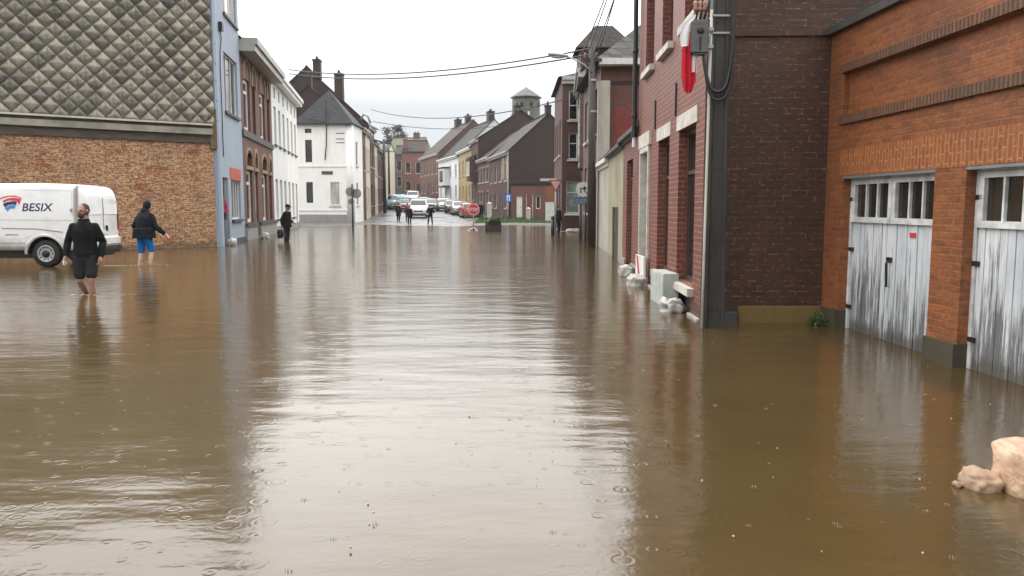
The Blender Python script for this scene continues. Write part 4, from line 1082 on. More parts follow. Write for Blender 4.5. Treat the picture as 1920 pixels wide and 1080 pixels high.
    for sx in (-1,1):
        e_ = MB(); hball(e_,(sx*.031,-.086,.102),(.012,.008,.008),8); eo = e_.build('eye', M['black'], root, True)
    if hair:
        h = MB(); hball(h,(0,.026,.134),(.080,.092,.086),14); hball(h,(0,.048,.10),(.077,.070,.080),12)
        cut = []
        o_ = h.build('hair', M[hair], root, True)
    if beard:
        b = MB(); hball(b,(0,-.046,.020),(.056,.062,.048),12); hball(b,(0,-.022,.048),(.066,.056,.05),10); hball(b,(0,-.07,.052),(.036,.034,.018),10); b.build('beard', M['hair'], root, True)
    if hat:
        h = MB(); hball(h,(0,.012,.150),(.088,.108,.075),12)
        if hat == 'cap':
            t = MB(); t.prism([(-.07,-.08,.145),(.07,-.08,.145),(.05,-.17,.135),(-.05,-.17,.135)],(0,0,.012)); h.add([hp_(v) for v in t.v], t.f)
        h.build('cap', M['navy_cloth'], root, True)
    if hood:
        pass
    t = MB(); torso(t, .88, 1.53 if topname in ('sweater',) else 1.49, loose)
    if hood: hball(t,(0,.02,.10),(.095,.104,.135),14); t.ball((0,ly(1.52)+.03,1.50),(.11,.10,.12),12); t.ball((0,ly(1.44)+.02,1.42),(.21,.115,.12),12)
    if coat: 
        n=18; t.loft([[V((.17*girth+loose+c_)*math.cos(2*math.pi*i/n),(.13*girth+loose+c_+belly*.6)*math.sin(2*math.pi*i/n),z) for i in range(n)] for z,c_ in ((1.08,-.005),(.98,.008),(.90,.016),(.88-coat,.03))])
    for s in 'LR': arm(t, s, loose*.85, .97)
    link_mesh(remesh(t, voxel), topname, M[top], root)
    b = MB(); torso(b,.82,.96,loose-.002)
    for s in 'LR': leg(b, s, .028 if cover < .8 else .018, 0, cover)
    link_mesh(remesh(b, voxel), bname, M[bottom], root)
    if shoes:
        for s in 'LR':
            m = MB(); a = an[s]; m.tube([a+V(0,.06,-.04),a+V(0,.02,-.03),a+V(0,-.10,-.05),a+V(0,-.21,-.065)],[.04,.05,.047,.03],10); m.build('shoe', M[shoes], root, True)
    return root

p = person('bearded man in black sweater and charcoal shorts wading past the white van', (MAN1[0],MAN1[1],-.26), R(14), 1.79, 1.06, head=R(-28), nod=R(4), beard=True,
       arms={'R': ((-.275,.06,1.14),(-.30,-.03,.90)), 'L': ((.265,.05,1.13),(.245,-.09,.88))}, legs={'R': ((-.115,.0,.49),(-.06,.26,.22)), 'L': ((.085,-.07,.50),(.085,-.02,.09))}, cover=.47, loose=.022)
m = MB(); m.box(-.33,-.285,-.11,.01,.75,.86); soft(m.build('held_bottle', M['sign_white'], p), .02, 3)
tag(m and bpy.data.objects[p.children[-1].name]) if False else None
person('heavy person seen from behind in dark hooded jacket and bright blue shorts', (MAN2[0],MAN2[1],-.13), R(180-24), 1.74, 1.42, belly=.06, lean=.16, nod=R(24), skin='skin_pale', top='navy_cloth', topname='jacket', bottom='shorts_blue', hair=None, hood=True, coat=.05,
       arms={'R': ((-.30,-.10,1.13),(-.46,-.25,.93)), 'L': ((.34,.0,1.14),(.30,-.16,.96))}, legs={'L': ((.11,.02,.47),(.12,.10,.09)), 'R': ((-.11,-.12,.50),(-.12,-.02,.12))}, cover=.52, loose=.035)
person('person in black coat and cap standing by the white houses with a bag in hand', (-9.36,33.3,-.16), R(75), 1.70, 1.08, lean=.10, nod=R(15), top='knit_black', topname='coat', bottom='shorts_grey', bname='trousers', cover=1.0, hat='cap', coat=.1, shoes='rubber', voxel=.014,
       arms={'L': ((.25,.05,1.13),(.22,-.18,1.0)), 'R': ((-.27,.06,1.12),(-.26,.04,.86))}, loose=.045)
b = blob('carrier_bag', M['black'], None, (0,0,0), (.12,.17,.18), 4, loc=(-9.60,33.2,.33)); tag(b, 'dark carrier bag hanging from the hand of the person in a black coat', 'bag')
dl = LP(1.72)
person('person in a crimson top standing in the doorway of the blue house', (dl[0]-.988*.24,dl[1]-.155*.24,.38), R(60), 1.66, top='pink_cloth', topname='jacket', bottom='navy_cloth', bname='trousers', cover=1.0, shoes='rubber', voxel=.014, loose=.03)
D = dict(bottom='navy_cloth', bname='trousers', cover=1.0, shoes='rubber', voxel=.016, topname='jacket', loose=.035)
person('person in a long dark coat with a pale scarf at the water edge', (-9.75,69,.05), R(150), 1.70, top='knit_black', coat=.35, hair='hair', **D)
person('person in a maroon jacket beside the dark coat and pale scarf', (-9.05,69.5,.05), R(200), 1.64, top='maroon_cloth', **D)
person('person in black standing left of the white van with bonnet towards us', (-7.85,61.5,.0), R(170), 1.52, top='knit_black', coat=.15, **D)
person('person in dark clothes striding right of the white van with bonnet towards us', (-6.2,61,.0), R(175), 1.58, top='knit_black', arms={'L': ((.30,.02,1.16),(.30,-.18,1.05)), 'R': ((-.30,.05,1.16),(-.26,-.15,1.02))}, legs={'L': ((.16,-.05,.49),(.22,.0,.09)), 'R': ((-.12,-.06,.49),(-.18,.05,.09))}, **D)
person('person in dark clothes behind the red stop sign', (-2.7,70,.2), R(20), 1.66, top='navy_cloth', **D)
person('person in black behind the yield sign post', (2.52,43.2,-.12), R(100), 1.66, top='knit_black', coat=.1, **D)
s = MB(); s.loft([[V(-9.62+r*math.cos(2*math.pi*i/12),69+r*math.sin(2*math.pi*i/12)*.6,z) for i in range(12)] for z,r in ((1.35,.13),(1.45,.12),(1.5,.09))]); tag(s.build('scarf', M['pale_cloth'], None, True), 'pale scarf around the neck of the long dark coat', 'scarf')

# ============================================================ CARS
def car(label, loc, rz, col, kind='hatch', group='cars in the street beyond the flood'):
    if kind == 'hatch': L,W,pr,belt = 4.1,1.75,[(0,.50),(.04,.72),(.25,.84),(1.0,.98),(1.75,1.40),(2.1,1.49),(3.0,1.48),(3.55,1.38),(3.95,1.0),(4.06,.9),(4.1,.55)],.96
    else: L,W,pr,belt = 4.4,1.82,[(0,.55),(.04,.85),(.2,1.0),(.85,1.14),(1.5,1.72),(1.8,1.83),(4.1,1.83),(4.3,1.72),(4.37,1.0),(4.4,.6)],1.1
    Ht = max(p[1] for p in pr)
    root = empty('parked_car' if kind=='hatch' else 'small_van', loc, rz, label, 'car' if kind=='hatch' else 'van', group)
    xo = -L/2
    def zt(x):
        for (a,za),(b,zb) in zip(pr,pr[1:]):
            if x <= b: return za+(zb-za)*(x-a)/(b-a)
        return pr[-1][1]
    axs = (.78, L-.72)
    def zb(x):
        z=.24
        for c in axs:
            d=abs(x-c)
            if d<.36: z=max(z,.30+math.sqrt(.36**2-d*d))
        return z
    def wd(x,z):
        w_=W/2-.17*max(0,(z-belt)/(Ht-belt))**1.1-.03*max(0,(.5-z)/.3)
        e_=min(x,L-x)
        if e_<.4: w_-=.12*((.4-e_)/.4)**2
        return w_
    xs=sorted(set([p[0] for p in pr]+[L*i/30 for i in range(31)]+[c+d*.09 for c in axs for d in range(-4,5)]))
    def ring(x):
        b,t=zb(x),zt(x); zs=[b+(t-b)*i/8 for i in range(9)]; zs[-1]=t
        sd=[(wd(x,z),z) for z in zs[:-1]]+[(wd(x,t)-.03,t)]
        return [(xo+x,-a,z) for a,z in sd]+[(xo+x,a,z) for a,z in sd[::-1]]
    b=MB(); b.loft([ring(x) for x in xs]); b.build('body',M[col],root,True)
    u=MB(); u.box(xo+.1,xo+L-.1,-W*.4,W*.4,.16,.4); u.build('underbody',M['black'],root)
    # glazing
    def strip(x0,x1,name,f=.86):
        m=MB(); n=5
        for i in range(n):
            a=x0+(x1-x0)*i/n; c=x0+(x1-x0)*(i+1)/n
            wa=(wd(a,zt(a))-.10); wc=(wd(c,zt(c))-.10)
            o=.015; m.quad((xo+a-o,-wa,zt(a)+o),(xo+a-o,wa,zt(a)+o),(xo+c-o,wc,zt(c)+o),(xo+c-o,-wc,zt(c)+o))
        m.build(name,M['glass'],root)
    if kind=='hatch':
        strip(1.08,1.72,'windscreen')
        m=MB(); n=4
        for i in range(n):
            a=3.6+.32*i/n; c=3.6+.32*(i+1)/n; o=.02
            m.quad((xo+a+o,-(wd(a,zt(a))-.1),zt(a)+o),(xo+c+o,-(wd(c,zt(c))-.1),zt(c)+o),(xo+c+o,wd(c,zt(c))-.1,zt(c)+o),(xo+a+o,wd(a,zt(a))-.1,zt(a)+o))
        m.build('rear_window',M['glass'],root); sw=((1.45,2.3),(2.38,3.4))
    else:
        strip(.92,1.48,'windscreen')
        m=MB(); m.box(xo+4.37,xo+4.40,-.6,.6,1.15,1.6); m.build('rear_window',M['glass'],root); sw=((1.35,2.2),)
    for sy in (-1,1):
        for a,c in sw:
            m=MB(); zu=lambda x: min(zt(x),Ht)-.12; o=.008
            m.poly([(xo+a-(.1),sy*(wd(a,belt+.05)+o),belt+.05),(xo+c,sy*(wd(c,belt+.05)+o),belt+.05),(xo+c-.03,sy*(wd(c,zu(c))+o),zu(c)),(xo+a+.28,sy*(wd(a+.28,zu(a+.28))+o),zu(a+.28))]); m.build('side_window',M['glass'],root)
        m=MB(); m.ball((xo+.10,sy*(W/2-.27),.70),(.09,.15,.08),8); m.build('headlight',M['lamp_clear'],root,True)
        m=MB(); m.ball((xo+L-.08,sy*(W/2-.2),.86),(.06,.10,.13),8); m.build('tail_light',M['lamp_red'],root,True)
        m=MB(); m.ball((xo+1.45,sy*(W/2+.06),belt+.06),(.06,.09,.07),6); m.build('wing_mirror',M[col],root,True)
        for c in axs:
            m=MB(); m.lathe([(.16,-.09),(.28,-.1),(.31,-.05),(.31,.05),(.28,.1),(.16,.09)],18,(xo+c,sy*(W/2-.12),.31),'y'); wh=m.build('wheel',M['rubber'],root,True)
            m=MB(); m.lathe([(.20,-.02*sy),(.19,-.08*sy),(.05,-.07*sy),(.01,-.075*sy)],14,(xo+c,sy*(W/2-.12),.31),'y'); m.build('rim',M['rim'],wh,True)
    m=MB(); m.box(xo-.015,xo+.02,-.26,.26,.42,.53); m.build('number_plate',M['sign_white'],root)
    m=MB(); m.box(xo-.01,xo+.05,-.45,.45,.56,.68); m.build('grille',M['black'],root)
    m=MB(); m.box(xo-.02,xo+.2,-W*.42,W*.42,.25,.41); soft(m.build('bumper',M['black'],root),.03)
    return root
def zr(x,y): return zroad(y)+.0
def ctag(px,Y): return ((px-960)/1500*Y, Y, zr(0,Y))
car('small white van with its bonnet towards us in the middle of the street', ctag(786,81.5), R(95), 'car_white', 'van')
car('white van further up the hill behind the dark cars', ctag(776,122), R(92), 'car_white', 'van')
car('maroon car parked on the left below the far white van', ctag(757,97), R(95), 'car_maroon')
car('light blue van parked on the left beside the black utility pole', ctag(741,103), R(95), 'car_blue', 'van')
car('dark car left of the first dark pair in the street', ctag(797,104), R(92), 'car_dark')
car('dark grey car right behind the white van with bonnet towards us', ctag(810,98), R(92), 'car_grey')
car('white hatchback parked on the right before the white house', ctag(833,99), R(97), 'car_white')
car('black car parked on the right between two pale cars', ctag(849,92), R(98), 'car_dark')
car('silver car parked on the right behind the red tail lights', ctag(862,87), R(99), 'car_silver')
car('red car with its tail towards us behind the stop sign', ctag(880,80), R(-81), 'car_red')

# umbrella held over the couple on the left
t = empty('umbrella', (-9.6,70.6,1.0), 0, 'pale blue and dark umbrella over the couple on the left', 'umbrella')
m = MB(); m.lathe([(.62,1.05),(.55,1.22),(.35,1.38),(.1,1.46),(.01,1.48)],12); m.build('canopy', M['umbrella_blue'], t, True)
m = MB(); m.tube([(0,0,.2),(0,0,1.55)],.012,6); m.build('stick', M['black'], t)

# ============================================================ POLES, LAMPS, CABLES
def curve(P, n=7):
    P = [V(*p) for p in P]; out = []
    for i in range(len(P)-1):
        a,b,c,d = P[max(i-1,0)],P[i],P[i+1],P[min(i+2,len(P)-1)]
        for k in range(n):
            t_ = k/n; out.append(.5*((2*b)+(c-a)*t_+(2*a-5*b+4*c-d)*t_*t_+(3*b-a-3*c+d)*t_**3))
    return out+[P[-1]]
t = empty('utility_pole', (2.475,9.82,-.4), R(0), 'dark grooved concrete utility pole in front of the red brick corner', 'pole')
m = MB(); w_, dd, fl, rec = .135,.115,.045,.04
tp = lambda z: 1-.066*z                       # the shaft tapers upwards
sec = [(-w_,-dd),(-w_+fl,-dd),(-w_+fl+.015,-dd+rec),(w_-fl-.015,-dd+rec),(w_-fl,-dd),(w_,-dd),(w_,dd),(-w_,dd)]
m.loft([[(x*tp(z),y*tp(z),z) for x,y in sec] for z in (0,2,4,6,9.4)]); soft(m.build('shaft', M['pole'], t), .006, 1)
for i in range(10):
    z = .62+.86*i
    for dx in (-.042,.042) if i % 1 == 0 else (0,):
        m = MB(); m.lathe([(.012,0),(.012,.012),(.006,.013)],8,(dx*tp(z),(-dd+rec)*tp(z)+.004,z),'y'); m.build('bolt_hole', M['black'], t)
    m = MB(); m.lathe([(.009,0),(.009,.012),(.004,.013)],8,(0,(-dd+rec)*tp(z+.43)+.004,z+.43),'y'); m.build('bolt_hole', M['black'], t)
for z in (3.92,4.12,4.45):
    a_,c_ = w_*tp(z), dd*tp(z)
    m = MB(); m.box(-a_-.006,a_+.006,-c_-.012,-c_-.001,z,z+.022); m.box(-a_-.008,-a_-.001,-c_-.012,c_,z,z+.022); m.box(a_+.001,a_+.008,-c_-.012,c_,z,z+.022); m.build('strap', M['steel'], t)
m = MB(); m.tube([(-w_*tp(z)-.014,-dd*tp(z)+.01,z) for z in (.1,1.5,3,4.2)],.017,8); m.build('lit_edge', M['zinc_lip'], t, True)  # pale tube added to imitate skylight on the shaft's left side
m = MB(); m.tube(curve([(.13,-.08,6.5),(.13,-.12,4.4),(.12,-.14,3.75),(.07,-.16,3.36),(-.02,-.17,3.24),(-.12,-.16,3.28),(-.19,-.14,3.5),(-.22,-.12,3.78)]),.02,8); m.build('cable', M['black'], t, True)
m = MB(); m.tube(curve([(.145,-.05,6.5),(.15,-.08,4.4),(.14,-.12,3.6),(.08,-.16,3.24),(-.02,-.17,3.14),(-.12,-.15,3.2),(-.17,-.12,3.4),(-.2,-.1,3.7)]),.016,8); m.build('cable', M['black'], t, True)
t = empty('junction_box', (2.21,9.72,3.27), R(0), 'grey cable junction box strapped to the concrete pole', 'junction box')
m = MB(); m.box(-.105,.105,-.09,.09,0,.40); soft(m.build('case', M['box_grey'], t), .025, 3)
m = MB(); m.lathe([(.045,0),(.045,.02),(.03,.03),(.008,.032)],14,(0,-.075,.27),'y'); m.build('cap', M['black'], t)
m = MB(); m.box(-.01,.01,-.098,-.088,.05,.2); m.build('latch', M['black'], t)
m = MB(); m.box(.106,.17,-.02,.02,.08,.12); m.build('bracket', M['steel'], t)
m = MB(); m.box(.106,.17,-.02,.02,.28,.32); m.build('bracket', M['steel'], t)
for k,(x,zz) in enumerate(((-.05,.62),(.0,.68),(.05,.6))):
    m = MB(); m.tube([(x,0,.38),(x+.02,-.02,.48),(x+.03*k,-.02,zz),(.1,0,zz+.15),(.22,.02,zz+.6)],.016,6); m.build('cable', M['black'], t, True)
    m = MB(); m.lathe([(.02,.5),(.03,.53),(.02,.56),(.03,.59),(.02,.62)],8,(x,-.02,.0)); m.build('insulator', M['insul'], t, True)
# flag hanging from the box: wavy cloth, white above, red below
def cloth(name, m, pts_l, pts_r, parent=None, amp=.03, waves=3.2, nu=18, nv=26, th=.006, ph=0):
    v = []; f = []
    def ip(P, t):
        for (a,za),(b,zb) in zip(P,P[1:]):
            if t <= zb+1e-9: return a+(b-a)*(t-za)/(zb-za) if zb > za else a
        return P[-1][0]
    for side in (0,1):
        for j in range(nv+1):
            t = j/nv; xl = ip(pts_l,t); xr = ip(pts_r,t)
            for i in range(nu+1):
                u = i/nu; y = amp*math.sin(u*waves*2*math.pi+ph+t*1.5)*(.4+.8*t)+side*th
                v.append((xl+(xr-xl)*u, y, -t))
    n = (nu+1)*(nv+1)
    for s in (0,1):
        for j in range(nv):
            for i in range(nu):
                a = s*n+j*(nu+1)+i; q = (a,a+1,a+nu+2,a+nu+1); f.append(q if s else q[::-1])
    for j in range(nv):
        for i in (0,nu):
            a = j*(nu+1)+i; f.append((a,a+nu+1,a+nu+1+n,a+n))
    for i in range(nu):
        a = nv*(nu+1)+i; f.append((a,a+1,a+1+n,a+n))
    return v, f
t = empty('flag', (2.07,9.70,3.73), 0, 'limp white and red flag hanging from the grey junction box', 'flag')
def add_cloth(name, mat_, L_, R_, H_, z0, **kw):
    v,f = cloth(name, mat_, L_, R_, **kw); mb = MB(); mb.add([(x,y,z0+z*H_) for x,y,z in v], f); return mb.build(name, M[mat_], t, True)
add_cloth('white_band','flag_white',[(.07,0),(-.05,.3),(-.085,.62),(-.07,1)],[(.13,0),(.13,.5),(.10,1)],.36,.0,amp=.014,waves=1.6)
add_cloth('white_band','flag_white',[(.05,0),(.055,1)],[(.125,0),(.125,.6),(.12,1)],.38,-.28,amp=.012,waves=1.1)
add_cloth('red_band','flag_red',[(-.03,0),(-.055,.3),(-.06,.7),(-.02,1)],[(.07,0),(.095,.4),(.11,.8),(.06,1)],.70,-.20,amp=.02,waves=2.4,ph=1)
m = MB(); m.tube([(.06,.02,.02),(.16,.03,.06)],.012,6); m.build('string', M['flag_white'], t)

t = empty('utility_pole', (2.9,29.2,-.4), 0, 'tall dark timber utility pole with a street lamp arm before the red flank wall', 'pole')
m = MB(); m.tube([(0,0,0),(-.02,0,4),(-.05,0,7.7)],[.155,.135,.11],12); m.build('shaft', M['wood_pole'], t, True)
for z in (5.2,6.3): m = MB(); m.lathe([(.14,z),(.145,z+.01),(.145,z+.06),(.14,z+.07)],12); m.build('strap', M['steel'], t)
m = MB(); m.box(-.4,.3,-.08,-.0,7.0,7.1); m.build('crossarm', M['wood_pole'], t)
for x in (-.3,-.1,.12): m = MB(); m.lathe([(.03,7.11),(.05,7.16),(.03,7.21),(.05,7.25),(.02,7.3)],8,(x,-.04,0)); m.build('insulator', M['insul'], t, True)
t2 = empty('street_lamp', (2.85,29.1,6.2), 0, 'grey street lamp head on a thin arm reaching left from the timber pole', 'street lamp')
m = MB(); m.tube([(0,0,0),(-.3,-.02,.28),(-.75,-.05,.5),(-.9,-.05,.53)],.028,8); m.build('arm', M['steel'], t2, True)
m = MB(); m.loft([[(-.85-dx,-.05+a*math.cos(2*math.pi*i/12),.56+dx*.10+b_*math.sin(2*math.pi*i/12)) for i in range(12)] for dx,a,b_ in ((0,.05,.04),(.12,.10,.065),(.4,.14,.08),(.62,.12,.065),(.74,.04,.03))]); hd = m.build('lamp_head', M['lamp_head'], t2, True)
m = MB(); m.ball((-1.22,-.05,.535),(.26,.10,.06),8); m.build('lens', M['lamp_clear'], hd, True)

for k,(dx,z1,z2) in enumerate(((-.32,7.6,6.9),(-.12,8.2,6.92),(.1,8.0,6.9),(.2,8.9,6.75))):
    cable('black overhead cable running from the concrete pole to the timber pole', [(2.45+dx*.3,9.86,z1),(2.82+dx,29.15,z2)], .02, .25, group='cables between the two poles')
for k,(z1,z2) in enumerate(((9.0,7.05),(8.75,6.85))):
    cable('sagging overhead cable crossing from the white house roof to the timber pole', [(-13.7,50.3,z1+.8),(2.83,29.2,z2)], .03, .55, group='cables crossing to the timber pole')
cable('overhead cable crossing from the dark roofs to the brick corner house', [(-13.2,76,10.4),(2.78,45.1,7.3)], .032, .9)
cable('faint lower overhead cable across the far street', [(-13.2,77,9.4),(-1,82,9.5)], .03, .5)

t = empty('utility_pole', (-14.55,92,zroad(92)-.3), 0, 'tall black utility pole at the left kerb far up the street', 'pole')
m = MB(); m.tube([(0,0,0),(0,0,8.6)],[.2,.15],10); m.build('shaft', M['wood_pole'], t, True); m = MB(); m.box(-.7,.7,-.06,.06,8.1,8.22); m.build('crossarm', M['wood_pole'], t)
t = empty('utility_pole', (-16.3,107,zroad(107)-.3), 0, 'thin black utility pole beyond the tall one at the left kerb', 'pole')
m = MB(); m.tube([(0,0,0),(0,0,8)],[.17,.12],10); m.build('shaft', M['wood_pole'], t, True); m = MB(); m.box(-.6,.6,-.06,.06,7.6,7.7); m.build('crossarm', M['wood_pole'], t)
t = empty('street_lamp', (-13.2,71.8,7.4), 0, 'pale wall mounted street lamp on a curved bracket under the left eaves', 'street lamp')
m = MB(); m.tube([(-.2,0,1.6),(.1,0,2.1),(.5,-.05,1.9),(.7,-.05,1.3)],.1,8); m.build('arm', M['sign_back'], t, True)
m = MB(); m.loft([[(.55+dx,-.05+a*math.cos(2*math.pi*i/10),1.2-dx*.5+b_*math.sin(2*math.pi*i/10)) for i in range(10)] for dx,a,b_ in ((0,.1,.1),(.2,.24,.16),(.7,.22,.12),(.95,.06,.04))]); m.build('lamp_head', M['lamp_head'], t, True)

# ============================================================ SIGNS
def post(t, h, x=0, y=0, r=.035, z0=-.5, name='post', mat_='steel'):
    m = MB(); m.tube([(x,y,z0),(x,y,h)],r,8); return m.build(name, M[mat_], t, True)
def disc(r, n, y, th, ang0=0, sx=1):
    m = MB(); m.prism([(r*math.cos(ang0+2*math.pi*i/n),y,r*math.sin(ang0+2*math.pi*i/n)) for i in range(n)],(0,th,0)); return m
def shift(mb, z, x=0): mb.v = [(a+x,b,c+z) for a,b,c in mb.v]; return mb
t = empty('stop_sign', (-2.3,48.2,0), R(-2), 'red octagonal stop sign on a portable stand standing in the flood', 'sign')
post(t,1.6)
shift(disc(.37,8,-.06,.012,R(22.5)),1.26).build('sign_plate', M['sign_white'], t); pl = t.children[-1]
shift(disc(.33,8,-.066,.005,R(22.5)),1.26).build('red_face', M['sign_red'], pl)
vs_,fs_ = text_mesh('STOP', .265); cx = (max(p[0] for p in vs_)+min(p[0] for p in vs_))/2
m = MB(); m.add([((p[0]-cx)*.88,-.072,1.26-.093+p[1]) for p in vs_], fs_); m.build('lettering', M['sign_white'], pl)
for sx in (-1,1):
    m = MB(); m.tube([(0,0,.18),(sx*.42-.1,-.1,-.1)],.03,6); m.build('foot', M['sign_white'], t)
t = empty('yield_sign', (2.17,40,0), R(3), 'faded pink and red inverted triangle yield sign', 'sign')
post(t,2.75); 
m = MB(); m.prism([(-.35,-.05,2.75),(.35,-.05,2.75),(0,-.05,2.13)],(0,.012,0)); pl = m.build('sign_plate', M['sign_red2'] if 'sign_red2' in M else M.setdefault('sign_red2', plain('faded red sheet',(.36,.10,.10),.45,.2)), t)
m = MB(); m.prism([(-.235,-.056,2.685),(.235,-.056,2.685),(0,-.056,2.27)],(0,.005,0)); m.build('sign_face', M['sign_pink'], pl)
m = MB(); m.box(-.78,.02,-.03,-.015,2.70,2.82); m.build('name_plate', M['sign_white'], t)
t = empty('turn_sign', (3.04,34.5,0), R(4), 'round white sign with a black bent arrow and slash on twin dark posts', 'sign')
post(t,1.8,-.1,mat_='wood_pole',r=.05); post(t,1.8,.12,mat_='wood_pole',r=.05); post(t,2.5,0)
pl = shift(disc(.325,24,-.08,.012),2.18).build('sign_plate', M['sign_pink'], t)
shift(disc(.305,24,-.086,.005),2.18).build('sign_face', M['sign_white'], pl)
m = MB(); m.box(-.13,-.085,-.094,-.088,2.02,2.22); m.box(-.13,.03,-.0945,-.0885,2.2,2.245); m.build('arrow', M['black'], pl)
m = MB(); m.prism([(.02,-.094,2.12),(.02,-.094,2.33),(.15,-.094,2.225)],(0,.006,0)); m.build('arrow_head', M['black'], pl)
m = MB(); m.prism([(-.02,-.097,2.16),(.02,-.097,2.19),(.20,-.097,1.99),(.17,-.097,1.96)],(0,.004,0)); m.build('slash', M['greywall'], pl)
m = MB(); m.box(-.42,.42,-.07,-.055,1.56,1.84); bp_ = m.build('street_plate', M['sign_navy'], t)
for a,b_,zz in ((-.36,-.2,1.73),(-.14,.3,1.73),(-.34,.1,1.63)): m = MB(); m.box(a,b_,-.073,-.071,zz-.03,zz+.03); m.build('plate_marking', M['sign_back'], bp_)
t = empty('dead_end_sign', (-.33,70.2,.4), R(0), 'square blue sign with a white arched symbol beside the dark gable', 'sign')
post(t,2.1); m = MB(); m.box(-.27,.27,-.06,-.045,1.4,2.1); pl = m.build('sign_plate', M['sign_blue'], t)
m = MB(); m.prism([(-.13,-.066,1.48),(-.06,-.066,1.48),(-.06,-.066,1.86),(.06,-.066,1.86),(.06,-.066,1.48),(.13,-.066,1.48),(.13,-.066,1.92),(.08,-.066,1.99),(-.08,-.066,1.99),(-.13,-.066,1.92)],(0,.004,0)); m.build('symbol', M['sign_white'], pl)
t = empty('sign_post', (-9.52,48,0), R(0), 'black post with two grey round sign backs in front of the white corner house', 'sign')
post(t,2.75,mat_='wood_pole',r=.05)
for x,r,z in ((-.14,.27,2.3),(.24,.29,2.2),(-.1,.18,1.72)): shift(disc(r,20,.06,.012),z,x).build('sign_back', M['sign_back'], t)
m = MB(); m.box(-.2,.3,.045,.058,2.1,2.16); m.build('bracket', M['steel'], t)

# ============================================================ SMALL THINGS IN AND BESIDE THE WATER
t = empty('planter', (-1.08,46.3,0), R(2), 'dark wooden planter box with green plants standing in the flood', 'planter')
m = MB()
for i in range(4): m.box(-.44,.44,-.30,-.27,-.2+.15*i,-.06+.15*i); m.box(-.44,.44,.27,.30,-.2+.15*i,-.06+.15*i); m.box(-.44,-.41,-.268,.268,-.2+.15*i,-.06+.15*i); m.box(.41,.44,-.268,.268,-.2+.15*i,-.06+.15*i)
for x in (-.42,.42):
    for y in (-.28,.28): m.box(x-.045,x+.045,y-.045,y+.045,-.3,.46)
m.box(-.41,.41,-.27,.27,-.2,.32); m.build('box', M['planter_wood'], t)
def leaves(name, mat_, parent, n, c, r, size, seed, up=.3, loc=None, squash=1):
    rnd = random.Random(seed); m = MB()
    for i in range(n):
        while True:
            p = V(rnd.uniform(-1,1),rnd.uniform(-1,1),rnd.uniform(-1,1))
            if p.length < 1: break
        p = V(p.x*r[0]+c[0], p.y*r[1]+c[1], p.z*r[2]+c[2])
        a = rnd.uniform(0,6.28); tl = rnd.uniform(-.9,.9); d = V(math.cos(a),math.sin(a),tl+up).normalized(); s = d.cross(V(rnd.uniform(-1,1),rnd.uniform(-1,1),1)).normalized()
        z = size*rnd.uniform(.6,1.3); m.add([p-d*z*.5,p+s*z*.28,p+d*z*.6,p-s*z*.28],[(0,1,2,3)])
    return m.build(name, mat_, parent, loc=loc)
leaves('foliage', M['leaf_light'], t, 420, (0,0,.58), (.50,.32,.26), .16, 3, .8)
m = MB()
for i in range(9): a = i*.7; m.tube([(.3*math.cos(a),.18*math.sin(a),.3),(.4*math.cos(a),.25*math.sin(a),.75)],.008,4)
m.build('stems', M['leaf'], t)
# flood barrier box and white board at the brick house
t = empty('flood_block', (2.355,12.3,-.25), R(1), 'two pale blocks stacked against the brick house as a flood barrier', 'block')
m = MB(); m.box(-.125,.115,-.5,-.03,0,.74); soft(m.build('block', M['block_white'], t), .015)
m = MB(); m.box(-.12,.12,-.022,.5,0,.73); soft(m.build('block', M['block_white'], t), .015)
t = empty('flood_board', (2.49,15.35,-.3), R(92), 'white board with a red diagonal tape across the house door', 'flood board')
m = MB(); m.box(-.4,.4,0,.04,0,.84); pl = m.build('board', M['sign_white'], t)
m = MB(); m.prism([(-.3,.043,.0),(-.16,.043,.0),(.3,.043,.83),(.16,.043,.83)],(0,.004,0)); m.build('tape', M['sign_red'], pl)
def bag(label, loc, r, seed, mat_='bag_white', rot=0, neck=True, group=None, name='plastic_bag', amp=.25):
    t = empty(name, loc, rot, label, 'bag', group or 'bags lying in the flood water')
    b = blob('sack', M[mat_], t, (0,0,0), r, seed, amp)
    if neck:
        m = MB(); n = 14; rings = []
        for k,(d,q) in enumerate(((0,.42),(.35,.22),(.5,.12),(.62,.14),(.85,.26),(1.0,.30))):
            rings.append([(-r[0]*(.75+d*.9), r[1]*q*math.cos(2*math.pi*i/n)*(1+.25*math.sin(i*3+seed)), -r[2]*.2+r[2]*q*math.sin(2*math.pi*i/n)*(1+.3*math.sin(i*5))) for i in range(n)])
        m.loft(rings); m.build('tied_neck', M[mat_], t, True)
    return t
bag('crumpled white plastic bag lying against the plinth near the concrete pole', (2.27,11.25,.06), (.14,.14,.12), 1, neck=False, amp=.42)
bag('pale plastic sandbag below the white board at the house door', (2.37,15.05,.05), (.18,.2,.15), 2, neck=False, amp=.3)
bag('grey white sandbag beside the brown annex door', (2.46,17.1,.07), (.16,.2,.16), 3, amp=.3, neck=False)
bag('white plastic bag floating by the brown brick house', (-11.15,36.2,.1), (.16,.2,.18), 5)
bag('white plastic bag at the foot of the blue house door', (-10.55,30.2,.1), (.14,.2,.16), 6)
bag('white sandbag on the pavement behind the yield sign', (2.85,46.6,.1), (.22,.2,.16), 7)
bag('larger white sandbag under the corner house window', (3.45,44.3,.08), (.45,.25,.14), 8)
bag('large cream plastic sandbag in the lower right corner of the flood', (2.90,4.12,.08), (.31,.22,.19), 9, 'bag_cream', name='sandbag', amp=.16, neck=False)
bag('dull tan sandbag sunk in the water left of the large cream one', (2.51,4.16,.025), (.085,.10,.065), 12, 'bag_tan', name='sandbag', rot=R(4))
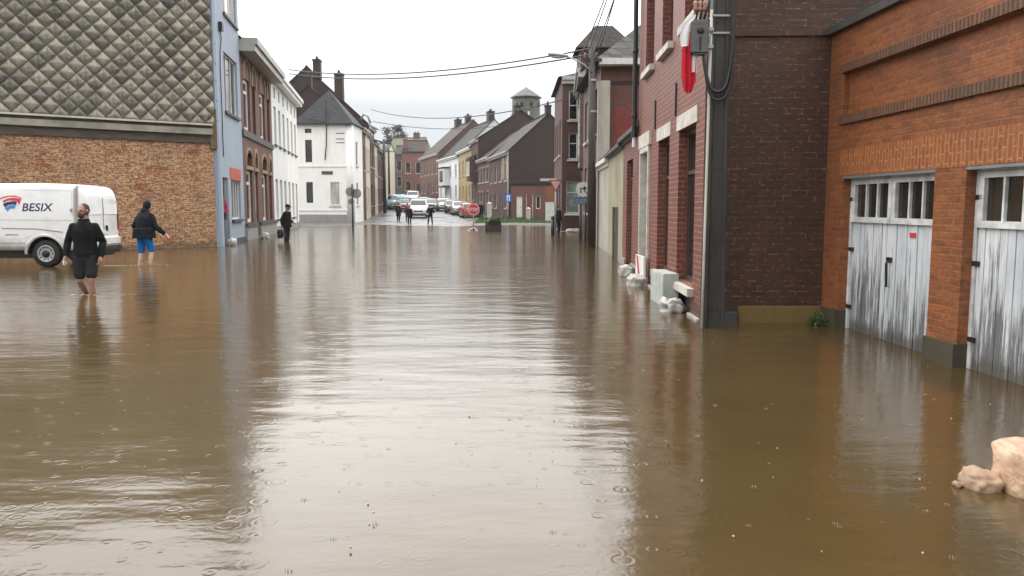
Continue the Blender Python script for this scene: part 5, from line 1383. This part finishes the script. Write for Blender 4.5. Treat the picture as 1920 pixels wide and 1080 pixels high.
m = MB(); m.tube([(0,0,-.5),(0,0,.85)],.085,10); m.ball((0,0,.87),.10,8); tag(m.build('bollard', M['black'], None, True, loc=(2.06,40.6,0)), 'black bollard standing in the water left of the yield sign', 'bollard')
t = empty('utility_cabinet', (3.18,66,.1), R(2), 'pale double door utility cabinet before the dark gable', 'cabinet')
m = MB(); m.box(-.42,.42,-.2,.2,.12,1.6); m.box(-.46,.46,-.24,.24,1.6,1.66); m.box(-.4,.4,-.18,.18,-.2,.12); b = m.build('case', M['cabinet'], t)
for a in (-.40,.005): m = MB(); m.box(a,a+.395,-.215,-.202,.16,1.57); dr = m.build('door', M['cabinet'], t); m = MB(); m.box(a+.17,a+.2,-.225,-.216,.8,.95); m.build('handle', M['black'], dr)
for x,lb in ((-1.95,'pale concrete gate pillar left of the blue sign'),(1.4,'short pale pillar in front of the brick annex')):
    m = MB(); m.box(-.2,.2,-.2,.2,-.4,1.25 if x<0 else .8); zz = 1.25 if x<0 else .8; m.add([(-.24,-.24,zz),(.24,-.24,zz),(.24,.24,zz),(-.24,.24,zz),(0,0,zz+.16)],[(3,2,1,0),(0,1,4),(1,2,4),(2,3,4),(3,0,4)]); tag(m.build('pillar', M['palegrey'], None, loc=(x,69,.4)), lb, 'pillar')
# weeds in the corner of the gable and garage
t = empty('weed', (3.86,9.98,-.02), 0, 'small green weed growing in the corner by the garage pier', 'plant')
leaves('foliage', M['leaf'], t, 130, (0,0,.06), (.16,.11,.11), .06, 8, .5)
m = MB()
for i in range(7): a = i*.9; m.tube([(0,0,-.1),(.06*math.cos(a),.04*math.sin(a),.05),(.13*math.cos(a),.08*math.sin(a),.14)],.004,4)
m.build('stems', M['leaf'], t)
# grass verge and kerb at the far right
def verge():
    m = MB(); v=[]; f=[]; nx=20; ys=[63,64,66,68,70,72]
    for y in ys:
        for i in range(nx+1): x=-3.2+9.5*i/nx; v.append((x,y,-.05+.1*(y-63)/2+.04*math.sin(x*2+y)))
    for j in range(len(ys)-1):
        for i in range(nx): f.append((j*(nx+1)+i,j*(nx+1)+i+1,(j+1)*(nx+1)+i+1,(j+1)*(nx+1)+i))
    m.add(v,f); tag(m.build('verge', plain('verge soil',(.085,.095,.045),.8,.4,2,.3), None, True), kind='structure')
    rnd = random.Random(4); g = MB()
    for i in range(5000):
        x,y = rnd.uniform(-3,6),rnd.uniform(64,71.5); z=-.05+.1*(y-63)/2; h=rnd.uniform(.08,.32); a=rnd.uniform(0,6.28); dx,dy=.02*math.cos(a),.02*math.sin(a)
        g.add([(x-dx,y-dy,z),(x+dx,y+dy,z),(x+rnd.uniform(-.08,.08),y+rnd.uniform(-.08,.08),z+h)],[(0,1,2)])
    tag(g.build('grass', M['leaf']), 'rough green grass on the verge before the dark gable', 'grass', kind='stuff')
    k = MB(); k.box(-3.3,6.5,62.75,62.95,-.2,.10); tag(k.build('kerb', M['stone']), kind='structure')
verge()
def pavement():
    m = MB(); 
    for s in range(0,9):
        a,b = 38*s/9+28, 38*(s+1)/9+28
        a_,b_ = LP(a), LP(b); n = V(UL.y,-UL.x,0)
        m.prism([(*a_,-.12),(*b_,-.12),(b_[0]+n.x*1.6,b_[1]+n.y*1.6,-.12),(a_[0]+n.x*1.6,a_[1]+n.y*1.6,-.12)],(0,0,.1 if s<6 else .16))
    tag(m.build('pavement', M['grey']), kind='structure')
pavement()
# trees far up the street
def tree(label, loc, h, r, seed, mat_='bare_tree'):
    t = empty('tree', loc, 0, label, 'tree', 'trees above the far roofs')
    m = MB(); m.tube([(0,0,-.5),(0,0,h*.45),(r*.1,0,h*.8)],[.35,.25,.08],8)
    rnd = random.Random(seed); cl = []
    for i in range(9):
        a = rnd.uniform(0,6.28); q = V(math.cos(a)*r*rnd.uniform(.3,.75),math.sin(a)*r*rnd.uniform(.3,.75),h*rnd.uniform(.6,1.0)); cl.append(q); m.tube([(0,0,h*rnd.uniform(.3,.5)),q*.6+V(0,0,h*.2),q],[.14,.09,.04],6)
    m.build('trunk', M['bark'], t, True)
    f = MB()
    for k,q in enumerate(cl+[V(0,0,h*.85)]):
        s = rnd.uniform(.28,.5)*r
        for i in range(260):
            p = V(rnd.gauss(0,1),rnd.gauss(0,1),rnd.gauss(0,.8))*s*.55+q; a = rnd.uniform(0,6.28); d = V(math.cos(a),math.sin(a),rnd.uniform(-.8,.8)); e_ = d.cross(V(rnd.uniform(-1,1),rnd.uniform(-1,1),1)).normalized(); z = rnd.uniform(.12,.32)
            f.add([p-d*z,p+e_*z*.7,p+d*z,p-e_*z*.7],[(0,1,2,3)])
    f.build('crown', M[mat_], t)
tree('bare brownish tree at the left of the far skyline', (-31,205,5), 15.6, 2.7, 1)
tree('rounder grey brown tree on the far skyline above the roofs', (-28,200,5), 15.2, 2.8, 2)
tree('low dark tree tucked behind the green roof', (-32.5,215,5), 11.5, 3.5, 3, 'leaf_dark')

# water thrown up round the legs, and raindrop splashes
def splash(label, c, segs, seed, n):
    rnd = random.Random(seed); m = MB()
    for (x0,y0,x1,y1,w_,h_) in segs:
        for i in range(n):
            t_ = rnd.random(); x = x0+(x1-x0)*t_+rnd.gauss(0,w_); y = y0+(y1-y0)*t_+rnd.gauss(0,w_*1.3); r = rnd.uniform(.003,.009)*(1.4-t_*.6)
            z = abs(rnd.gauss(0,h_))*(math.sin(math.pi*min(1,max(0,t_)))+.2)
            m.ball((c[0]+x,c[1]+y,z),(r*rnd.uniform(1,3.5),r*rnd.uniform(1,2.5),r*.5),5)
    tag(m.build('splash', M['foam'], None, True), label, 'splash', kind='stuff')
splash('muddy water splashing at the heels of the person in blue shorts', (*MAN2,0), [(-.15,-.1,.65,-.1,.05,.05),(-.9,-.25,.1,-.15,.05,.006)], 1, 130)
splash('thin foam round the shins of the man in charcoal shorts', (*MAN1,0), [(.05,-.08,.9,.0,.05,.004),(-.25,-.05,.1,-.10,.03,.005)], 2, 34)
def drops():
    rnd = random.Random(9); m = MB()
    for i in range(330):
        Y = 2.2+13*rnd.random()**1.3; X = rnd.uniform(-.75,.7)*Y
        if X > 2.3 and Y > 9.6: continue
        r = rnd.uniform(.003,.007)
        if rnd.random() < .55:
            n = 7; a0 = rnd.uniform(0,6); R_ = r*2.2
            for k in range(n):
                a = a0+k*2*math.pi/n; b = a+.5; h = r*rnd.uniform(.8,2.2)
                m.add([(X+R_*math.cos(a),Y+R_*math.sin(a),-.002),(X+R_*math.cos(b),Y+R_*math.sin(b),-.002),(X+R_*1.35*math.cos((a+b)/2),Y+R_*1.35*math.sin((a+b)/2),h)],[(0,1,2)])
        else: m.ball((X,Y,r*.4+rnd.random()**3*.05),(r,r,r),5)
    tag(m.build('raindrop_splashes', M['droplet'], None, True), 'tiny raindrop splashes scattered over the flood water', 'raindrops', kind='stuff')
drops()

# ============================================================ the rainy air
def haze():
    m = MB(); m.box(-75,75,-55,330,-3.5,45)
    h = bpy.data.materials.new('rainy haze'); h.use_nodes = True; t = h.node_tree
    t.nodes.remove(t.nodes['Principled BSDF']); v = t.nodes.new('ShaderNodeVolumePrincipled'); v.inputs['Color'].default_value = (.9,.93,.97,1); v.inputs['Density'].default_value = .0003
    t.links.new(v.outputs[0], t.nodes['Material Output'].inputs['Volume'])
    tag(m.build('haze', h), kind='stuff')
haze()
